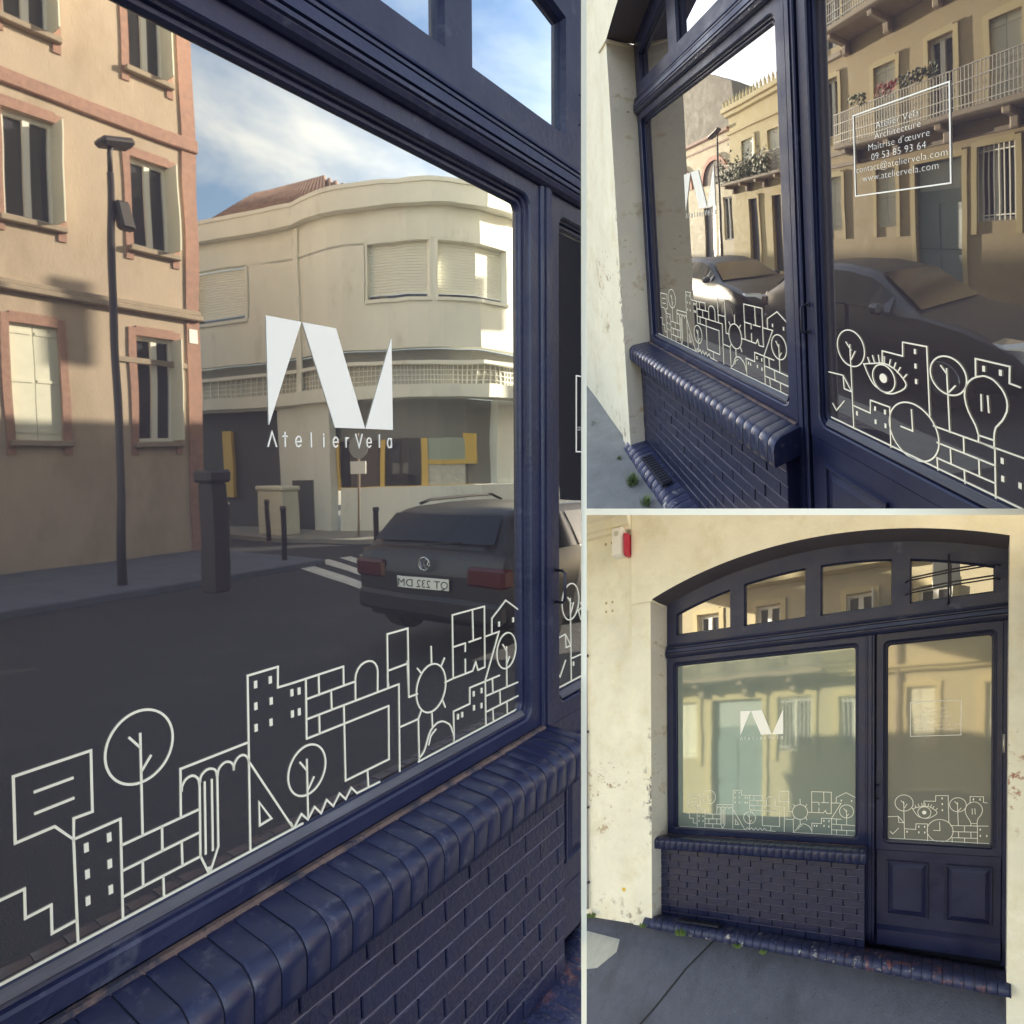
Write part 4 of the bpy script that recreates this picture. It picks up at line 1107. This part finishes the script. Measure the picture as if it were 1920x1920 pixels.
h3 = house('slant', 'arcade_house', 'low cream building with red brick arches below a dark gable, reflected at the far side', 'house', -30, -16.1, -1.05, 7.3, -10.2, ARC,
    [('dark', -20.1, -18.5, -1, 2.93), ('win', -17.5, -16.4, .76, 3.36), ('dark', -25, -23.2, -1, 2.9)])
trims('slant', h3, 'cornice', BRICKR, [(-30, -16.1, 7.1, 7.3, -10.2, -9.9), (-30, -16.1, 6.6, 6.72, -10.2, -10.1)], .02)
for cx in (-18.3, -23.4, -28):
    mb = MB(); rings = []
    for i in range(17):
        a = R(180*i/16); rings.append([(cx+math.cos(a)*r, 4.3+math.sin(a)*r*.95, w_) for r, w_ in ((1.55, -10.2), (1.55, -10.1), (1.85, -10.1), (1.85, -10.2))])
    mb.loops(rings, True, True).build('brick_arch', mat('salmon_brick', (.55, .25, .17), .85, .1, 9), 'slant', True, h3)
    mb = MB(); mb.loops([[(cx+math.cos(R(180*i/16))*1.5, 4.3+math.sin(R(180*i/16))*1.42, w_) for i in range(17)] for w_ in (-10.195, -10.16)], True, True)
    mb.build('arch_infill', mat('dark_brick_infill', (.16, .11, .09), .9, .3, 12), 'slant', True, h3)
gm = mat('grey_brown_gable', (.19, .165, .13), .9, .1, 2)
gt = thing('gable_wall', 'dark windowless gable wall rising behind the arcade building', 'house', 'slant', True, (-20, -1, -12))
mb = MB(); mb.loops([[(-34, 4, w_), (-34, 11.5, w_), (-22.6, 13.0, w_), (-17.6, 10.6, w_), (-17.3, 9.0, w_), (-17.3, 4, w_)] for w_ in (-11.2, -14)], True, True)
mb.build('wall', gm, 'slant', True, gt)
lamp_post('slant', -14.9, -8.6, 6.0, 'slim street lamp with small head before the arcade building, upper right view', -.8, .07, False)
grid_ground('slant', 'road', ASPH, -60, 2.4, -.9, -24, -1.15, 12, 4)
mb = MB(); mb.box(-60, 8, -1.3, -1.03, -6.6, -24, .02); struct(mb.build('pavement', PAVE, 'slant', True))
car('slant', 'silver grey hatchback nearest the door glass in the upper right reflection', -2.2, -3.45, 4.3, 1.78, 1.5, mat('silver_car_paint', (.045, .042, .042), .35, spec=.35), 'hatch', 1, -1.1)
car('slant', 'black saloon parked behind the silver hatchback in the slanting reflection', -7.4, -3.7, 4.4, 1.8, 1.45, mat('black_car_paint', (.012, .012, .016), .35, spec=.3), 'hatch', 1, -1.1)
car('slant', 'tall dark car farthest back in the row reflected in the slanting window', -12.8, -3.9, 4.5, 1.85, 1.68, mat('dark_blue_car_paint', (.02, .022, .03), .35, spec=.3), 'estate', 1, -1.1)

# ---- front view: the facade opposite
D3 = -8
op = [('shut', -5.9, -5.02, 1.0, 2.95), ('door', -4.5, -2.7, -1.2, 2.95), ('bars', -2.2, -1.12, 1.15, 2.92), ('bars', -.3, .6, 1.15, 2.8), ('shut', 1.58, 2.28, 1.25, 2.97), ('shut', 3.5, 4.2, 1.25, 2.97),
      ('winshut', -.1, .7, 4.9, 5.95), ('win', -5.0, -4.2, 4.3, 6.0), ('win', -2.9, -2.1, 4.3, 6.0), ('winshut', 1.9, 2.7, 4.6, 5.85)]
fh = house('front', 'facade_opposite', 'cream facade with long iron balcony and arched teal door, reflected in the front view window', 'house', -9, 6.5, -1.6, 7.6, D3, mat('cream_stone_facade', (.50, .43, .27), .88, .1, 3), op)
for o in op: trims('front', fh, 'window_surround', YSTONE, surround(*o[1:5], D3, .15, .05))
trims('front', fh, 'string_course', YSTONE, [(-.5, 6.5, 3.42, 3.52, D3, D3+.12), (-.5, 6.5, 3.52, 3.60, D3, D3+.2), (-9, 6.5, 6.6, 6.8, D3, D3+.3)], .01)
balcony('front', fh, -6.6, -.6, 3.6, D3, .7)
MB().tube([(1.35, -1.5, D3+.1), (1.35, 6.5, D3+.1)], .05, 8).build('downpipe', STONE, 'front', True, fh)
grid_ground('front', 'road', ASPH, -26, 20, -2.4, -24, -1.28, 8, 6)
mb = MB(); mb.box(-26, 20, -1.5, -1.13, -6.4, -24, .02); struct(mb.build('far_pavement', PAVE, 'front', True))
car('front', 'small grey car reflected low in the door glass of the front view', .9, -5.2, 4.0, 1.7, 1.42, mat('silver_car_paint', (.16, .155, .15)), 'hatch', 1, -1.25)

# ------------------------------------------------------------ near pavement and small things of the front and slant views
mb = MB(); NU, NW = 40, 12
def gv(u, w): return -1.045-.030*max(-1.5, min(u+.3, 3.6))-.004*math.sin(u*5)+.0*w
for i in range(NU):
    for j in range(NW):
        q = []
        for a, b in ((i, j), (i+1, j), (i+1, j+1), (i, j+1)):
            u = lerp(-5, 5, a/NU); w = lerp(.03, -2.4, b/NW); q.append((u, gv(u, w), w))
        mb.face(q, True)
struct(mb.build('front_pavement', PAVE, 'front', True))
mb = MB()
for i in range(24):
    for j in range(8):
        q = []
        for a, b in ((i, j), (i+1, j), (i+1, j+1), (i, j+1)):
            u = lerp(-9, 3, a/24); w = lerp(.1, 1.6, b/8); q.append((u, gv(min(u, .6), w)-.0, w))
        mb.face(q, True)
struct(mb.build('side_pavement', mat('grey_slabs', (.20, .20, .20), .85, .25, 6, .5, 60), 'slant', False))

def tuft(view, far, u, w, v, r, n, label, seed, col=(.10, .16, .04)):
    rg = random.Random(seed); mb = MB()
    for i in range(n):
        a = rg.uniform(0, 6.28); d = rg.random()*r; h = rg.uniform(.4, 1)*r*1.1; x, z = u+d*math.cos(a), w+d*math.sin(a)*.6
        lx, lz = math.cos(a)*r*.6*rg.random(), math.sin(a)*r*.5*rg.random(); t = r*.09
        m = (x+lx*.5, v+h*.6, z+lz*.4)
        mb.face([(x-t, v-.005, z), (x+t, v-.005, z), (m[0]+t, m[1], m[2]), (m[0]-t, m[1], m[2])])
        mb.face([(m[0]-t*1.3, m[1], m[2]), (m[0]+t*1.3, m[1], m[2]), (x+lx, v+h, z+lz)])
    o = mb.build('weed', mat('weed_leaf', col, .7, .3, 30), view, far)
    tag(o, label, 'weed', 'weeds growing at the foot of the wall')
alarm = thing('alarm_box', 'white alarm box with red side high on the cream wall, lower right view', 'alarm box', 'front', False, (-.5, 3.05, .25))
MB().box(-.602, -.452, 3.06, 3.39, .219, .30, .02).build('cover', mat('alarm_white', (.90, .88, .84), .4), 'front', False, alarm)
MB().box(-.451, -.398, 3.055, 3.31, .219, .295, .015).build('red_side', mat('alarm_red', (.50, .02, .06), .35), 'front', False, alarm)
mb = MB(); mb.tube([(-.527, 3.31, .30), (-.527, 3.31, .304)], .028, 20); mb.build('disc', mat('alarm_disc', (.62, .58, .48), .4), 'front', False, alarm)
for v, lb in ((3.28, 'four rusty anchor dots on the cream wall beside the alarm box'), (2.50, 'four rusty anchor dots on the cream wall well below the alarm box')):
    mb = MB()
    for a in (0, .085):
        for b in (0, .10): mb.box(-.745+a-.012, -.745+a+.012, v+b-.014, v+b+.014, .2175, .2215, .001)
    tag(mb.build('wall_anchor', mat('anchor_patch', (.50, .40, .20), .8), 'front', False), lb, 'wall anchor', 'wall anchors')
mb = MB(); mb.tube([(-.529, -.722, .2175), (-.529, -.722, .221)], .024, 24)
tag(mb.build('round_sticker', mat('yellow_sticker', (.70, .48, .06), .6), 'front', False), 'small round yellow sticker low on the cream wall', 'sticker')
def pipe(view, u, v0, v1, label, cat='pipe', w=.235, r=.012):
    t = thing('wall_pipe', label, cat, view, False, (u, v0, w))
    MB().tube([(u, v0, w), (u, v1, w)], r, 10).build('pipe', mat('grey_pipe', (.30, .27, .27), .6), view, False, t)
    v = v0+.3
    while v < v1:
        MB().box(u-r*1.6, u+r*1.6, v, v+.03, .217, w+r*1.3, .003).build('bracket', mat('dark_bracket', (.06, .05, .06), .6), view, False, t); v += .9
pipe('front', -1.015, -1.0, 2.55, 'thin grey pipe at the very left of the cream wall, lower right view')
pipe('slant', -2.35, -1.0, 1.6, 'pale drainpipe down the cream wall left of the peeling pier, upper right view', r=.03, w=.25)
dc = thing('drain_cover', 'pale inspection cover in the pavement at the left, lower right view', 'cover', 'front', True, (-1.0, -1.03, -.5))
mb = MB(); mb.loops([[(a, gv(a, 0)+h, b) for a, b in [(-1.6, -.20), (-.55, -.22), (-.50, -.30), (-.62, -.42), (-1.6, -.60)]] for h in (-.01, .004)], True, True)
mb.build('plate', mat('pale_cement', (.50, .50, .44), .8, .15, 12, .3, 60), 'front', True, dc)
mb = MB()
pts = [(.55, -.05), (.35, -.30), (.22, -.55), (0, -.9), (-.3, -1.5), (-.5, -2.0)]
for (a, b), (c, d) in zip(pts, pts[1:]):
    mb.face([(a, gv(a, 0)+.003, b), (a+.022, gv(a, 0)+.003, b), (c+.022, gv(c, 0)+.003, d), (c, gv(c, 0)+.003, d)])
struct(mb.build('pavement_joint', mat('joint_dirt', (.03, .03, .03), .9), 'front', True))
tuft('front', False, .239, .305, -1.094, .055, 90, 'green weed clump at the foot of the brick step, left of centre, lower right view', 1)
tuft('front', False, .86, .305, -1.128, .035, 60, 'dark low weed at the step below the middle of the window, lower right view', 2, (.06, .09, .04))
tuft('front', False, 1.12, .305, -1.146, .032, 60, 'smaller weed just right of the middle weed along the step', 3, (.06, .09, .04))
tuft('front', False, -.94, .26, -1.08, .05, 60, 'weed at the wall foot in the far left corner, lower right view', 4)
tuft('front', False, -.224, .30, -1.08, .04, 50, 'weed beside the left end of the brick step, lower right view', 5)
tuft('slant', False, .30, .362, -1.06, .06, 140, 'bright green weed at the end of the bullnosed step, upper right view', 6, (.16, .24, .05))
tuft('slant', False, -.93, .372, -1.06, .05, 90, 'green weed at the foot of the far wall, upper right view', 7, (.10, .17, .04))
tuft('slant', False, .62, .363, -1.06, .05, 90, 'yellowish weed at the lower edge of the upper right view', 8, (.30, .30, .08))
tuft('slant', False, -.11, .350, -1.06, .035, 60, 'small dark weed between the pier foot and the bullnosed step, upper right view', 9, (.10, .16, .05))
struct(MB().box(-400, 400, -400, 400, -13.2, -13).build('ground', mat('ground', (.12, .11, .10), .9)))
for o in bpy.data.objects:
    if '_org' in o: del o['_org']
